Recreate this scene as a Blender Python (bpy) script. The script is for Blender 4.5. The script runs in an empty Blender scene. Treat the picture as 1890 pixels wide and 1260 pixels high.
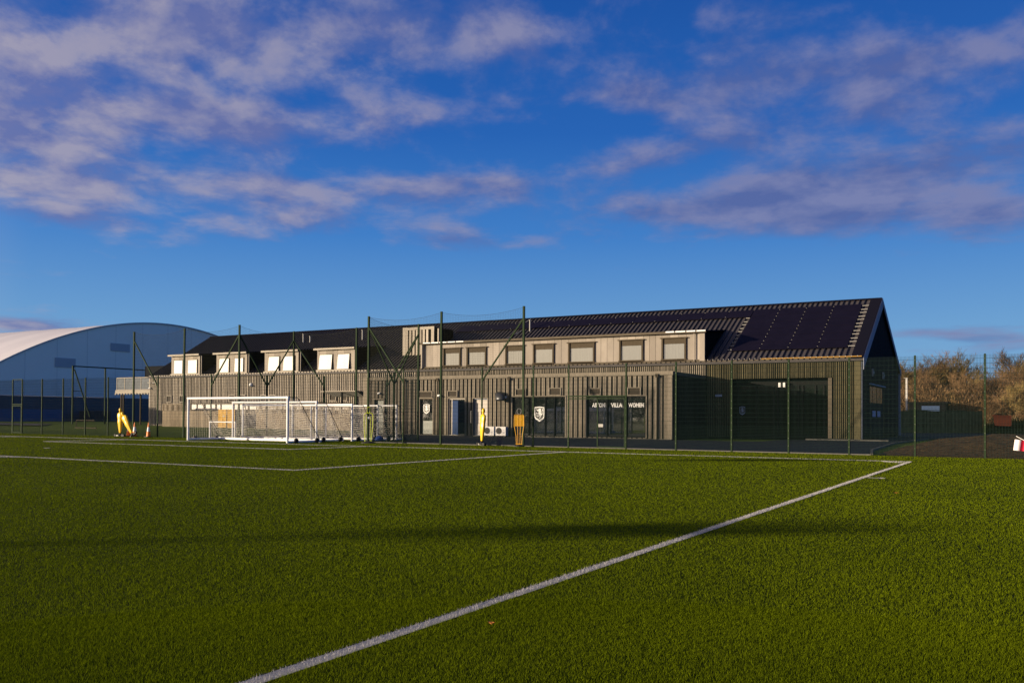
import bpy, math, random
import numpy as np
from mathutils import Vector, Matrix

random.seed(7)
rng = np.random.default_rng(11)
C = bpy.context.scene.collection
scene = bpy.context.scene

# ------------------------------------------------------------------ camera
YAW, PITCH, ROLL = 0.5316, 0.01466, 0.00639
cam_d = bpy.data.cameras.new("camera")
cam = bpy.data.objects.new("camera", cam_d)
C.objects.link(cam)
fw = Vector((-math.sin(YAW) * math.cos(PITCH), math.cos(YAW) * math.cos(PITCH), math.sin(PITCH)))
rt = Vector((math.cos(YAW), math.sin(YAW), 0))
up = rt.cross(fw)
r2 = math.cos(ROLL) * rt + math.sin(ROLL) * up
u2 = -math.sin(ROLL) * rt + math.cos(ROLL) * up
mw = Matrix.Identity(4)
for i in range(3):
    mw[i][0], mw[i][1], mw[i][2] = r2[i], u2[i], -fw[i]
mw[0][3], mw[1][3], mw[2][3] = 3.89981, -34.76711, 1.51527
cam.matrix_world = mw
cam_d.sensor_width = 36
cam_d.lens = 1654.537 / 1890 * 36
cam_d.shift_y = 114.94 / 1890
cam_d.clip_start = 0.1
cam_d.clip_end = 3000
scene.camera = cam

# ------------------------------------------------------------------ light
SUN_L = Vector((1.06, 1.0, -0.19)).normalized()          # direction the light travels
SUN_EL = math.asin(-SUN_L.z)
SUN_ROT = math.atan2(-SUN_L.x, -SUN_L.y)
sun_d = bpy.data.lights.new("sun", 'SUN')
sun_d.energy = 5.0
sun_d.angle = math.radians(0.5)
sun_d.color = (1.0, 0.82, 0.58)
sun = bpy.data.objects.new("sun", sun_d)
C.objects.link(sun)
sun.rotation_euler = SUN_L.to_track_quat('-Z', 'Y').to_euler()
sun.location = (-60, -60, 40)

scene.view_settings.view_transform = 'Standard'
scene.view_settings.look = 'None'
scene.view_settings.gamma = 1
scene.view_settings.use_curve_mapping = False
scene.view_settings.exposure = 0.75

# ------------------------------------------------------------------ world
W = bpy.data.worlds.new("World")
scene.world = W
W.use_nodes = True
nt = W.node_tree
nt.nodes.clear()


class NB:
    """tiny node builder"""
    def __init__(s, tree): s.t = tree
    def n(s, typ, **kw):
        nd = s.t.nodes.new(typ)
        for k, v in kw.items(): setattr(nd, k, v)
        return nd
    def link(s, a, b): s.t.links.new(a, b)
    def put(s, v, sock):
        if isinstance(v, (int, float)): sock.default_value = v
        elif isinstance(v, (tuple, list)): sock.default_value = v
        else: s.link(v, sock)
    def m(s, op, a, b=0.0, c=None, clamp=False):
        nd = s.n('ShaderNodeMath', operation=op, use_clamp=clamp)
        s.put(a, nd.inputs[0]); s.put(b, nd.inputs[1])
        if c is not None: s.put(c, nd.inputs[2])
        return nd.outputs[0]
    def mix(s, f, a, b, blend='MIX'):
        nd = s.n('ShaderNodeMix', data_type='RGBA', blend_type=blend)
        s.put(f, nd.inputs[0]); s.put(a, nd.inputs[6]); s.put(b, nd.inputs[7])
        return nd.outputs[2]
    def ramp(s, f, stops, interp='LINEAR'):
        nd = s.n('ShaderNodeValToRGB')
        cr = nd.color_ramp; cr.interpolation = interp
        while len(cr.elements) > 1: cr.elements.remove(cr.elements[-1])
        cr.elements[0].position = stops[0][0]; cr.elements[0].color = (*stops[0][1], 1)
        for p, c in stops[1:]:
            e = cr.elements.new(p); e.color = (*c, 1)
        s.put(f, nd.inputs[0])
        return nd.outputs[0]
    def noise(s, vec, scale, detail=4, rough=.5, dist=0, dim='3D', w=None):
        nd = s.n('ShaderNodeTexNoise', noise_dimensions=dim)
        if vec is not None: s.link(vec, nd.inputs['Vector'])
        nd.inputs['Scale'].default_value = scale
        nd.inputs['Detail'].default_value = detail
        nd.inputs['Roughness'].default_value = rough
        nd.inputs['Distortion'].default_value = dist
        if w is not None: nd.inputs['W'].default_value = w
        return nd.outputs[0]


b = NB(nt)
tc = b.n('ShaderNodeTexCoord')
dirv = tc.outputs['Generated']
sep = b.n('ShaderNodeSeparateXYZ'); b.link(dirv, sep.inputs[0])
dx, dy, dz = sep.outputs
sky = b.n('ShaderNodeTexSky', sky_type='NISHITA')
sky.sun_disc = False
sky.sun_elevation = SUN_EL
sky.sun_rotation = SUN_ROT
sky.air_density = 1.0; sky.dust_density = 0.6; sky.ozone_density = 3.0
elev = b.m('ARCSINE', dz)
az = b.m('ARCTAN2', dx, dy)                      # 0 at +Y, positive to +X
# clear-sky colour: the physical sky pulled towards the deep blue of the late-afternoon air opposite the sun
clear = b.ramp(b.m('DIVIDE', elev, 0.9, clamp=True), [
    (0.0, (.21, .41, .65)), (0.10, (.140, .34, .64)), (0.22, (.042, .200, .58)), (0.34, (.012, .115, .46)),
    (0.50, (.005, .075, .36)), (1.0, (.004, .045, .24))])
zdark = b.m('ADD', b.m('MULTIPLY', az, 0.30), 1.12)
sk = b.n('ShaderNodeVectorMath', operation='SCALE'); b.link(sky.outputs[0], sk.inputs[0]); sk.inputs['Scale'].default_value = 0.10
ck = b.n('ShaderNodeVectorMath', operation='SCALE'); b.link(clear, ck.inputs[0]); ck.inputs['Scale'].default_value = 0.90
base = b.mix(0.86, sk.outputs[0], ck.outputs[0])
# paler, warmer air towards the low sun (behind and left of the camera)
sdv = b.n('ShaderNodeVectorMath', operation='DOT_PRODUCT'); b.link(dirv, sdv.inputs[0]); sdv.inputs[1].default_value = tuple(-SUN_L)
glow = b.m('POWER', b.m('DIVIDE', b.m('SUBTRACT', sdv.outputs['Value'], 0.28), 0.72, clamp=True), 1.3)
base = b.mix(glow, base, (1.25, 1.0, .72, 1))
# clouds on a flat layer
inv = b.m('DIVIDE', 1.0, b.m('MAXIMUM', b.m('ADD', dz, 0.02), 0.03))
cv = b.n('ShaderNodeCombineXYZ')
PX = b.m('MULTIPLY', dx, inv); PY = b.m('MULTIPLY', dy, inv)
rr_ = b.m('MULTIPLY', b.m('LOGARITHM', b.m('MAXIMUM', b.m('ADD', elev, 0.05), 0.03), 2.718282), -3.0)
b.link(b.m('MULTIPLY', az, 4.2), cv.inputs[0]); b.link(rr_, cv.inputs[1])
n1 = b.noise(cv.outputs[0], 2.3, 10, .58, .15, '4D', 3.3)
shift = b.n('ShaderNodeVectorMath', operation='ADD'); b.link(cv.outputs[0], shift.inputs[0]); shift.inputs[1].default_value = (-.06, -.17, 0)
n1s = b.noise(shift.outputs[0], 2.3, 6, .52, .15, '4D', 3.3)
nbig = b.noise(cv.outputs[0], .35, 2, .5, 0, '4D', 8.1)
# coverage bumps: (azimuth, elevation, radius az, radius el, weight) in degrees
YD = -math.degrees(YAW)
def uv2ae(u, v):
    d = fw * 1654.5 + r2 * (u - 945) - u2 * (v - 630 - 114.94)
    d.normalize()
    return math.atan2(d.x, d.y), math.asin(d.z)
blobs = [(60, 110, 150, 90, .13), (300, 60, 260, 80, .16), (620, 60, 300, 90, .17), (930, 60, 200, 70, .12),
         (300, 215, 180, 45, .19), (60, 255, 170, 60, .22), (530, 250, 120, 50, .13), (800, 215, 150, 45, .13), (1010, 190, 90, 30, .07),
         (180, 350, 110, 26, .16), (560, 348, 320, 34, .19), (900, 340, 120, 22, .12), (130, 402, 130, 26, .17), (560, 408, 150, 30, .13),
         (870, 452, 120, 22, .09), (1030, 440, 90, 20, .05), (20, 335, 90, 30, .16),
         (1270, 195, 130, 38, .14), (1230, 278, 110, 28, .14), (1480, 130, 300, 45, .15), (1620, 195, 160, 55, .16), (1800, 90, 160, 50, .12), (1400, 250, 120, 36, .12),
         (1300, 385, 200, 32, .18), (1500, 340, 190, 50, .20), (1780, 310, 190, 62, .24), (1560, 410, 220, 36, .14), (1860, 395, 100, 40, .14),
         (1130, 310, 90, 20, .08), (1140, 170, 70, 22, .08), (1480, 30, 90, 30, .06),
         (40, 600, 110, 12, .26), (1860, 598, 90, 12, .16), (1700, 612, 100, 9, .12), (1830, 622, 90, 9, .14),
         (1020, 250, 260, 40, -.05), (1150, 60, 90, 60, -.10), (760, 300, 60, 20, -.05), (1000, 500, 900, 40, -.10), (1000, 560, 1200, 34, -.16)]
cov = None
for (bu, bv, su, sv, wt) in blobs:
    a0, e0 = uv2ae(bu, bv)
    a1, _ = uv2ae(bu + su, bv); _, e1 = uv2ae(bu, bv - sv)
    sa = abs(a1 - a0); se = abs(e1 - e0)
    xa = b.m('DIVIDE', b.m('SUBTRACT', az, a0), sa)
    xe = b.m('DIVIDE', b.m('SUBTRACT', elev, e0), se)
    r = b.m('ADD', b.m('MULTIPLY', xa, xa), b.m('MULTIPLY', xe, xe))
    g = b.m('MULTIPLY', b.m('EXPONENT', b.m('MULTIPLY', r, -0.9)), wt)
    cov = g if cov is None else b.m('ADD', cov, g)
nn = b.m('ADD', b.m('MULTIPLY', b.m('SUBTRACT', n1, .5), 1.15), b.m('MULTIPLY', cov, 1.65))
lowmask = b.m('MULTIPLY', b.m('SUBTRACT', elev, 0.03), 18, clamp=True)
mr = b.n('ShaderNodeMapRange', interpolation_type='SMOOTHSTEP')
b.link(nn, mr.inputs[0]); mr.inputs[1].default_value = .00; mr.inputs[2].default_value = .40
dens = b.m('MULTIPLY', mr.outputs[0], 0.86)
lit = b.m('ADD', b.m('MULTIPLY', b.m('SUBTRACT', n1, n1s), 5.0), 0.45, clamp=True)
left = b.m('MULTIPLY', b.m('SUBTRACT', b.m('MULTIPLY', az, -1.0), 0.30), 1.15, clamp=True)
litc = b.mix(left, (.175, .19, .345, 1), (.35, .32, .39, 1))
drk = b.mix(left, (.085, .115, .29, 1), (.135, .155, .34, 1))
cc = b.mix(lit, drk, litc)
col = b.mix(dens, base, cc)
bg = b.n('ShaderNodeBackground'); b.link(col, bg.inputs[0]); bg.inputs[1].default_value = 0.70
# the sky node itself is scaled to a strength of 0.1 above
wo = b.n('ShaderNodeOutputWorld'); b.link(bg.outputs[0], wo.inputs[0])

# ------------------------------------------------------------------ materials
MATS = {}
def mat(name, color=(.5, .5, .5), rough=.7, metal=0.0, spec=.5, var=0.0, noise=0.0, nscale=8.0, nstretch=(1, 1, 1), color2=None,
        bump=0.0, bscale=30.0, island=False, ior=None, sub=0.0):
    m = bpy.data.materials.new(name); m.use_nodes = True
    t = m.node_tree; t.nodes.clear(); k = NB(t)
    out = k.n('ShaderNodeOutputMaterial'); p = k.n('ShaderNodeBsdfPrincipled')
    k.link(p.outputs[0], out.inputs[0])
    p.inputs['Roughness'].default_value = rough; p.inputs['Metallic'].default_value = metal
    p.inputs['Specular IOR Level'].default_value = spec if (rough < .75 or spec != .5) else .06
    if ior: p.inputs['IOR'].default_value = ior
    c = (*color, 1)
    geo = k.n('ShaderNodeNewGeometry')
    mp = k.n('ShaderNodeMapping'); k.link(geo.outputs['Position'], mp.inputs[0]); mp.inputs['Scale'].default_value = nstretch
    cur = c
    if noise > 0:
        f = k.noise(mp.outputs[0], nscale, 5, .6)
        mrr = k.n('ShaderNodeMapRange'); k.link(f, mrr.inputs[0]); mrr.inputs[1].default_value = .3; mrr.inputs[2].default_value = .7
        c2 = (*(color2 or tuple(x * (1 - noise) for x in color)), 1)
        cur = k.mix(mrr.outputs[0], c, c2)
    if island:
        r = k.m('ADD', k.m('MULTIPLY', geo.outputs['Random Per Island'], var * 2), 1 - var)
        vm = k.n('ShaderNodeVectorMath', operation='SCALE')
        k.put(cur, vm.inputs[0]) if not isinstance(cur, tuple) else setattr(vm.inputs[0], 'default_value', cur[:3])
        k.link(r, vm.inputs['Scale']); cur = vm.outputs[0]
    k.put(cur, p.inputs['Base Color'])
    if bump > 0:
        bm_ = k.n('ShaderNodeBump'); bm_.inputs['Strength'].default_value = bump; bm_.inputs['Distance'].default_value = .02
        k.link(k.noise(mp.outputs[0], bscale, 4, .6), bm_.inputs['Height']); k.link(bm_.outputs[0], p.inputs['Normal'])
    MATS[name] = m
    return m

M = mat
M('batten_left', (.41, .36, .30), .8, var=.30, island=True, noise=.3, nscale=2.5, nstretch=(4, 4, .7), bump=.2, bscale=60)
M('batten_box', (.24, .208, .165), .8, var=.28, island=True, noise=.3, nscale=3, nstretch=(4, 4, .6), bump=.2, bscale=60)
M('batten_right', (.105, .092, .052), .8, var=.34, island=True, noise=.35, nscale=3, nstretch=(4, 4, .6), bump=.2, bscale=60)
M('trim_pale', (.37, .32, .26), .7, noise=.22, nscale=2, nstretch=(.4, 1, 2))
M('trim_brown', (.12, .10, .075), .8, noise=.25, nscale=3)
M('ply', (.33, .29, .25), .8, var=.22, island=True, noise=.18, nscale=1.5, nstretch=(1, 1, .5))
M('backing', (.006, .006, .006), .95)
M('roof_metal', (.058, .050, .050), .7, metal=.0, noise=.25, nscale=1.2, nstretch=(2.5, .4, .4), spec=.35)
M('seam', (.012, .011, .012), .5)
M('flashing', (.006, .006, .013), .9)
M('solar', (.008, .006, .012), .5, spec=.08, noise=.3, nscale=1)
M('galv', (.30, .29, .27), .6)
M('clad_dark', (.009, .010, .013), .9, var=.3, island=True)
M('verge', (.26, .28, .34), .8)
M('corner_shaded', (.09, .10, .13), .8)  # pale corner trim, its shade put into a darker colour
M('frame_brown', (.08, .064, .045), .8, noise=.2, nscale=5)
M('frame_dark', (.012, .013, .013), .8)
M('glass_dark', (.008, .012, .010), .03, spec=1.0, ior=3.1)
M('glass_dim', (.006, .009, .007), .04, spec=.25, ior=1.4)
M('glass_blind', (.17, .17, .15), .08, spec=.8, ior=2.2, noise=.25, nscale=2.0, nstretch=(6, 6, .3))
M('blind_white', (.72, .69, .66), .55, noise=.05, nscale=1)
M('door_blue', (.012, .035, .11), .4)
M('door_grey', (.20, .22, .20), .5, noise=.3)
M('door_white', (.46, .41, .36), .5, noise=.12)
M('white_paint', (.52, .50, .47), .45, noise=.10, nscale=4)
M('goal_white', (.74, .74, .76), .35, noise=.12, nscale=3)
M('net_white', (.62, .58, .52), .8)
M('rubber', (.010, .010, .010), .7)
M('post_green', (.022, .040, .018), .75, noise=.25, nscale=3, spec=.12)
M('wire_green', (.006, .022, .014), .5)
M('twine', (.025, .028, .020), .8)
M('yellow_plastic', (.80, .47, .004), .35, noise=.06, nscale=5)
M('orange_plastic', (.85, .42, .006), .45)
M('neon', (.62, .72, .01), .4)
M('cone_orange', (.85, .20, .01), .45)
M('cone_white', (.80, .80, .80), .4)
M('fence_board', (.30, .245, .18), .85, var=.22, island=True, noise=.4, nscale=2.2, nstretch=(3, 3, .5))
M('fence_board_new', (.60, .36, .085), .8, var=.12, island=True, noise=.3, nscale=3, nstretch=(3, 3, .5))
M('fence_board_dark', (.11, .115, .05), .9, var=.30, island=True, noise=.4, nscale=2)
M('fabric_shaded', (.88, .85, .82), .8, noise=.06, nscale=.15)  # hall membrane, colour lightened for the gable that lies in shade
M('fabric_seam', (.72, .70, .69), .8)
M('fabric_sunlit', (.55, .53, .57), .8, noise=.08, nscale=.12)  # same membrane as the gable, colour darkened for the sunlit roof
M('fabric_grey_panel', (.40, .42, .48), .8)  # plain grey of the vent panels and gable rib
M('hall_plinth', (.035, .075, .125), .6, noise=.3, nscale=.4)
M('hall_plinth_blue', (.02, .10, .26), .6, noise=.2, nscale=.4)
M('container', (.03, .03, .035), .6)
M('tarmac', (.026, .030, .040), .95, noise=.35, nscale=3, bump=.3, bscale=60)
M('kerb', (.13, .125, .115), .9, noise=.3, nscale=5)
M('soil', (.13, .078, .036), 1.0, noise=.8, nscale=5, color2=(.035, .024, .012), bump=1.0, bscale=9)
M('rough_grass', (.11, .15, .016), 1.0, noise=.5, nscale=.8, color2=(.05, .08, .012), bump=1.0, bscale=25)
M('pitch_mat', (.030, .045, .001), 1.0, noise=.5, nscale=30, bump=.6, bscale=90)
M('line_paint', (.40, .39, .36), .9, noise=.35, nscale=60)
M('bark', (.20, .15, .085), .9, noise=.4, nscale=4)
M('twig', (.17, .105, .055), .95, var=.5, island=True)
M('twig_gold', (.21, .15, .060), .95, var=.5, island=True)
M('bramble', (.16, .10, .05), 1.0, var=.6, island=True)
M('hedge', (.035, .045, .012), 1.0, var=.6, island=True)
M('shed_black', (.006, .006, .008), .9)
M('shed_blue', (.05, .08, .16), .8)
M('rust', (.50, .095, .022), .7, noise=.3, nscale=2)
M('flag_red', (.62, .015, .05), .7)
M('flag_white', (.72, .62, .62), .7)
M('blue_bag', (.01, .07, .42), .6)
M('leaf_brown', (.50, .20, .06), .8)
M('crest_white', (.72, .72, .70), .5)
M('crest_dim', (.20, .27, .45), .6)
M('crest_black', (.008, .010, .010), .5)
M('poster', (.25, .32, .50), .5)
M('gable_reflection', (.34, .20, .07), .25, noise=.5, nscale=1.5)  # golden reflection painted into the pane colour
M('ac_white', (.62, .60, .60), .5)
M('ac_side', (.10, .17, .33), .5)
M('duct', (.035, .037, .045), .35, metal=.4)
M('vent_dark', (.05, .038, .025), .7)
M('camera_white', (.7, .7, .7), .4)
M('glass_clear', (.10, .12, .15), .5, noise=.4, nscale=2, spec=.1)
M('gutter_orange', (.42, .23, .035), .35)

# blade materials
def blade_mat(name, c1, c2):
    m = bpy.data.materials.new(name); m.use_nodes = True
    t = m.node_tree; t.nodes.clear(); k = NB(t)
    out = k.n('ShaderNodeOutputMaterial'); p = k.n('ShaderNodeBsdfPrincipled')
    geo = k.n('ShaderNodeNewGeometry')
    big = k.noise(geo.outputs['Position'], .22, 3, .5)
    f = k.m('ADD', k.m('MULTIPLY', geo.outputs['Random Per Island'], .62), k.m('MULTIPLY', big, .6), clamp=True)
    c = k.mix(f, (*c1, 1), (*c2, 1))
    k.link(c, p.inputs['Base Color']); p.inputs['Roughness'].default_value = .55
    p.inputs['Specular IOR Level'].default_value = .0
    tr = k.n('ShaderNodeBsdfTranslucent'); k.link(c, tr.inputs[0])
    ms = k.n('ShaderNodeMixShader'); ms.inputs[0].default_value = .25
    k.link(p.outputs[0], ms.inputs[1]); k.link(tr.outputs[0], ms.inputs[2]); k.link(ms.outputs[0], out.inputs[0])
    MATS[name] = m
blade_mat('blade_green', (.036, .058, .0014), (.160, .205, .005))
blade_mat('blade_white', (.30, .29, .31), (.58, .56, .55))

# ------------------------------------------------------------------ mesh helpers
class MB:
    def __init__(s): s.v = []; s.f = []; s.mi = []
    def add(s, vs, fs, mi=0):
        o = len(s.v); s.v += [tuple(v) for v in vs]; s.f += [tuple(i + o for i in f) for f in fs]; s.mi += [mi] * len(fs)
        return s
    def box(s, x0, x1, y0, y1, z0, z1, mi=0):
        vs = [(x0, y0, z0), (x1, y0, z0), (x1, y1, z0), (x0, y1, z0), (x0, y0, z1), (x1, y0, z1), (x1, y1, z1), (x0, y1, z1)]
        return s.add(vs, [(0, 3, 2, 1), (4, 5, 6, 7), (0, 1, 5, 4), (1, 2, 6, 5), (2, 3, 7, 6), (3, 0, 4, 7)], mi)
    def quad(s, a, b_, c, d, mi=0): return s.add([a, b_, c, d], [(0, 1, 2, 3)], mi)
    def tube(s, p0, p1, r, n=6, r1=None, cap=True, mi=0):
        p0 = Vector(p0); p1 = Vector(p1); d = (p1 - p0)
        if d.length < 1e-6: return s
        d.normalize(); a = d.orthogonal().normalized(); c = d.cross(a); r1 = r if r1 is None else r1
        vs = []
        for (p, rr) in ((p0, r), (p1, r1)):
            for i in range(n):
                t = 2 * math.pi * (i + .5) / n
                vs.append(p + a * (math.cos(t) * rr) + c * (math.sin(t) * rr))
        fs = [(i, (i + 1) % n, n + (i + 1) % n, n + i) for i in range(n)]
        if cap: fs += [tuple(range(n - 1, -1, -1)), tuple(range(n, 2 * n))]
        return s.add(vs, fs, mi)
    def path(s, pts, r, n=6, closed=False, mi=0):
        pts = [Vector(p) for p in pts]; L = len(pts)
        for i in range(L if closed else L - 1): s.tube(pts[i], pts[(i + 1) % L], r, n, mi=mi)
        return s
    def sqbar(s, p0, p1, w, mi=0, h=None):
        """rectangular bar with axis-aligned-ish section"""
        p0 = Vector(p0); p1 = Vector(p1); d = (p1 - p0).normalized()
        upv = Vector((0, 0, 1)) if abs(d.z) < .95 else Vector((0, 1, 0))
        a = d.cross(upv).normalized(); c = a.cross(d).normalized(); h = h or w
        vs = []
        for p in (p0, p1):
            for (i, j) in ((-1, -1), (1, -1), (1, 1), (-1, 1)): vs.append(p + a * (i * w / 2) + c * (j * h / 2))
        return s.add(vs, [(0, 1, 5, 4), (1, 2, 6, 5), (2, 3, 7, 6), (3, 0, 4, 7), (3, 2, 1, 0), (4, 5, 6, 7)], mi)
    def prism(s, poly, y0, y1, mi=0):
        """poly in xz extruded along y"""
        n = len(poly); vs = [(x, y0, z) for x, z in poly] + [(x, y1, z) for x, z in poly]
        return s.add(vs, [tuple(range(n)), tuple(range(2 * n - 1, n - 1, -1))] + [(i, (i + 1) % n + 0, n + (i + 1) % n, n + i)[::-1] for i in range(n)], mi)
    def loft(s, rings, mi=0, cap=True):
        n = len(rings[0]); o = len(s.v); vs = [v for r in rings for v in r]; fs = []
        for k in range(len(rings) - 1):
            for i in range(n): fs.append((k * n + i, k * n + (i + 1) % n, (k + 1) * n + (i + 1) % n, (k + 1) * n + i))
        if cap: fs += [tuple(range(n - 1, -1, -1)), tuple((len(rings) - 1) * n + i for i in range(n))]
        return s.add(vs, fs, mi)
    def build(s, name, mats, parent=None, off=None, smooth=False):
        me = bpy.data.meshes.new(name)
        off = Vector(ORG.get(parent.name, (0, 0, 0))) if (parent is not None and off is None) else Vector(off or (0, 0, 0))
        vs = [(v[0] - off.x, v[1] - off.y, v[2] - off.z) for v in s.v] if off.length else s.v
        me.from_pydata(vs, [], s.f)
        mats = mats if isinstance(mats, (list, tuple)) else [mats]
        for m_ in mats: me.materials.append(MATS[m_])
        if len(mats) > 1: me.polygons.foreach_set('material_index', s.mi)
        if smooth: me.polygons.foreach_set('use_smooth', [True] * len(me.polygons))
        me.update()
        o = bpy.data.objects.new(name, me); C.objects.link(o)
        if parent is not None:
            o.parent = parent; ORG[o.name] = off
        return o

ORG = {}
def tag(o, label=None, cat=None, group=None, kind=None):
    if label: o['label'] = label
    if cat: o['category'] = cat
    if group: o['group'] = group
    if kind: o['kind'] = kind
    return o
def thing(name, loc, label, cat, group=None, rz=0, world_children=True):
    o = bpy.data.objects.new(name, None); C.objects.link(o); o.location = loc; o.rotation_euler = (0, 0, rz)
    o.empty_display_size = .2
    if world_children: ORG[o.name] = Vector(loc)
    return tag(o, label, cat, group)
def copy_tree(o, parent=None):
    c = o.copy(); C.objects.link(c)
    if parent is not None: c.parent = parent
    for ch in list(o.children): copy_tree(ch, c)
    return c

# ------------------------------------------------------------------ ground
def sheet(name, poly, z, m):
    mb = MB(); mb.add([(x, y, z) for x, y in poly], [tuple(range(len(poly)))])
    return tag(mb.build(name, m), kind='structure')
g = MB(); g.add([(-900, -700, -.02), (900, -700, -.02), (900, 1200, -.02), (-900, 1200, -.02)], [(0, 1, 2, 3)])
tag(g.build('ground', 'rough_grass'), kind='structure')
sheet('pitch', [(-82, -110), (22, -110), (22, 5.35), (-29.2, 5.35), (-29.2, 10.15), (-39.9, 10.15), (-39.9, 5.35), (-82, 5.35)], 0.0, 'pitch_mat')
# paving round the building
sheet('patio', [(-46.5, 10.3), (-39.95, 10.3), (-29.15, 10.3), (-29.15, 5.47), (-2.2, 5.47), (-3.0, 11), (-3.85, 25), (-3.7, 34.2), (-3.7, 41), (12, 46), (12, 62), (-3, 84), (-12, 80), (-12, 24), (-46.5, 24)], 0.012, 'tarmac')
kb = MB()
kpts = [(-2.2, 5.6), (-3.0, 11), (-3.85, 25), (-3.7, 34.2), (-3.5, 41)]
for a, c in zip(kpts[:-1], kpts[1:]): kb.sqbar((a[0], a[1], .03), (c[0], c[1], .03), .12, h=.10)
kb.sqbar((-29.3, 5.42, .02), (-2.2, 5.42, .02), .06, h=.06)
kb.sqbar((-10.5, 31.4, .05), (-5.0, 31.4, .05), .5, h=.10)
tag(kb.build('kerb', 'kerb'), kind='structure')
sheet('path', [(-150, 30), (-98, 22), (-88, 22), (-98, 30), (-150, 42)], 0.31, 'kerb')

# raised lawn left of the paving (far bank climbs slightly)
def heightfield(name, x0, x1, y0, y1, nx, ny, fn, m):
    mb = MB(); vs = []; fs = []
    for j in range(ny + 1):
        for i in range(nx + 1):
            x = x0 + (x1 - x0) * i / nx; y = y0 + (y1 - y0) * j / ny
            vs.append((x, y, fn(x, y)))
    for j in range(ny):
        for i in range(nx):
            a = j * (nx + 1) + i; fs.append((a, a + 1, a + nx + 2, a + nx + 1))
    mb.add(vs, fs); return tag(mb.build(name, m, smooth=True), kind='structure')
from mathutils import noise as mn
def lawn(x, y):
    t = min(1, max(0, (y - 6) / 24)); e = min(1, max(0, (-46 - x) / 4))
    return -.015 + .31 * t * e * (0.6 + .4 * min(1, max(0, (-x - 46) / 40))) + .03 * mn.noise((x * .3, y * .3, 0)) * t
heightfield('lawn', -330, -46, 5.5, 130, 70, 40, lawn, 'rough_grass')
def mound(x, y):
    ed = -2.2 - .8 * min(1, (y - 5.4) / 6)- .8 * max(0, min(1, (y - 11) / 14))
    a = min(1, max(0, (x - ed) / 5.0)); bb = min(1, max(0, (y - 5.6) / 4)) * min(1, max(0, (44 - y) / 6))
    return -.03 + .50 * a * bb * (1 + .35 * mn.noise((x * .25, y * .25, 3))) + .07 * bb * mn.noise((x * 1.7, y * 1.7, 1)) + .04 * bb * mn.noise((x * 4, y * 4, 2))
heightfield('soil_bank', -2.2, 34, 5.5, 45, 180, 190, mound, 'soil')

# line markings: one thin sheet per line just over the pitch
A = 13.75; PW = 43.07 - 24.75
LW = .12
rects = [(-LW, 0, -105, 0), (-80, -LW, -LW, 0),
         (-A - 40.32, -A, -16.5, -16.5 + LW), (-A - LW, -A, -16.5 + LW, -LW), (-A - 40.32, -A - 40.32 + LW, -16.5 + LW, -LW),
         (-A - 29.32, -A - 11, -5.5, -5.5 + LW), (-A - 11 - LW, -A - 11, -5.5 + LW, -LW), (-A - 29.32, -A - 29.32 + LW, -5.5 + LW, -LW),
         (.10, .50, -10.2, -10.11)]
arcs = [((-A - 20.16, -11), 9.15, lambda x, y: y < -16.5), ((0, 0), 1.0, lambda x, y: x < -LW and y < -LW)]
spot = (-A - 20.16, -11)
lm = MB(); z = .004
SK = .0036
for i_, (x0, x1, y0, y1) in enumerate(rects):
    k0, k1 = (-y0 * SK, -y1 * SK) if i_ == 0 else (0, 0)
    lm.quad((x0 + k0, y0, z), (x1 + k0, y0, z), (x1 + k1, y1, z), (x0 + k1, y1, z))
for (c, r, cond) in arcs:
    for i in range(360):
        a0 = math.radians(i); a1 = math.radians(i + 1)
        if cond(c[0] + r * math.cos(a0), c[1] + r * math.sin(a0)) and cond(c[0] + r * math.cos(a1), c[1] + r * math.sin(a1)):
            lm.quad(*[(c[0] + rr * math.cos(a), c[1] + rr * math.sin(a), z) for rr, a in ((r - LW, a0), (r, a0), (r, a1), (r - LW, a1))])
lm.add([(spot[0] + .11 * math.cos(i * .5236), spot[1] + .11 * math.sin(i * .5236), z) for i in range(12)], [tuple(range(12))])
tag(lm.build('line_markings', 'line_paint'), kind='structure')

def line_mask(x, y):
    m_ = np.zeros(len(x), bool)
    for i_, (x0, x1, y0, y1) in enumerate(rects):
        xq = x + y * SK if i_ == 0 else x
        m_ |= (xq > x0) & (xq < x1) & (y > y0) & (y < y1)
    d = np.hypot(x - arcs[0][0][0], y - arcs[0][0][1]); m_ |= (d > 9.15 - LW) & (d < 9.15) & (y < -16.5)
    d = np.hypot(x, y); m_ |= (d > 1 - LW) & (d < 1) & (x < 0) & (y < 0)
    m_ |= np.hypot(x - spot[0], y - spot[1]) < .11
    return m_

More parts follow.
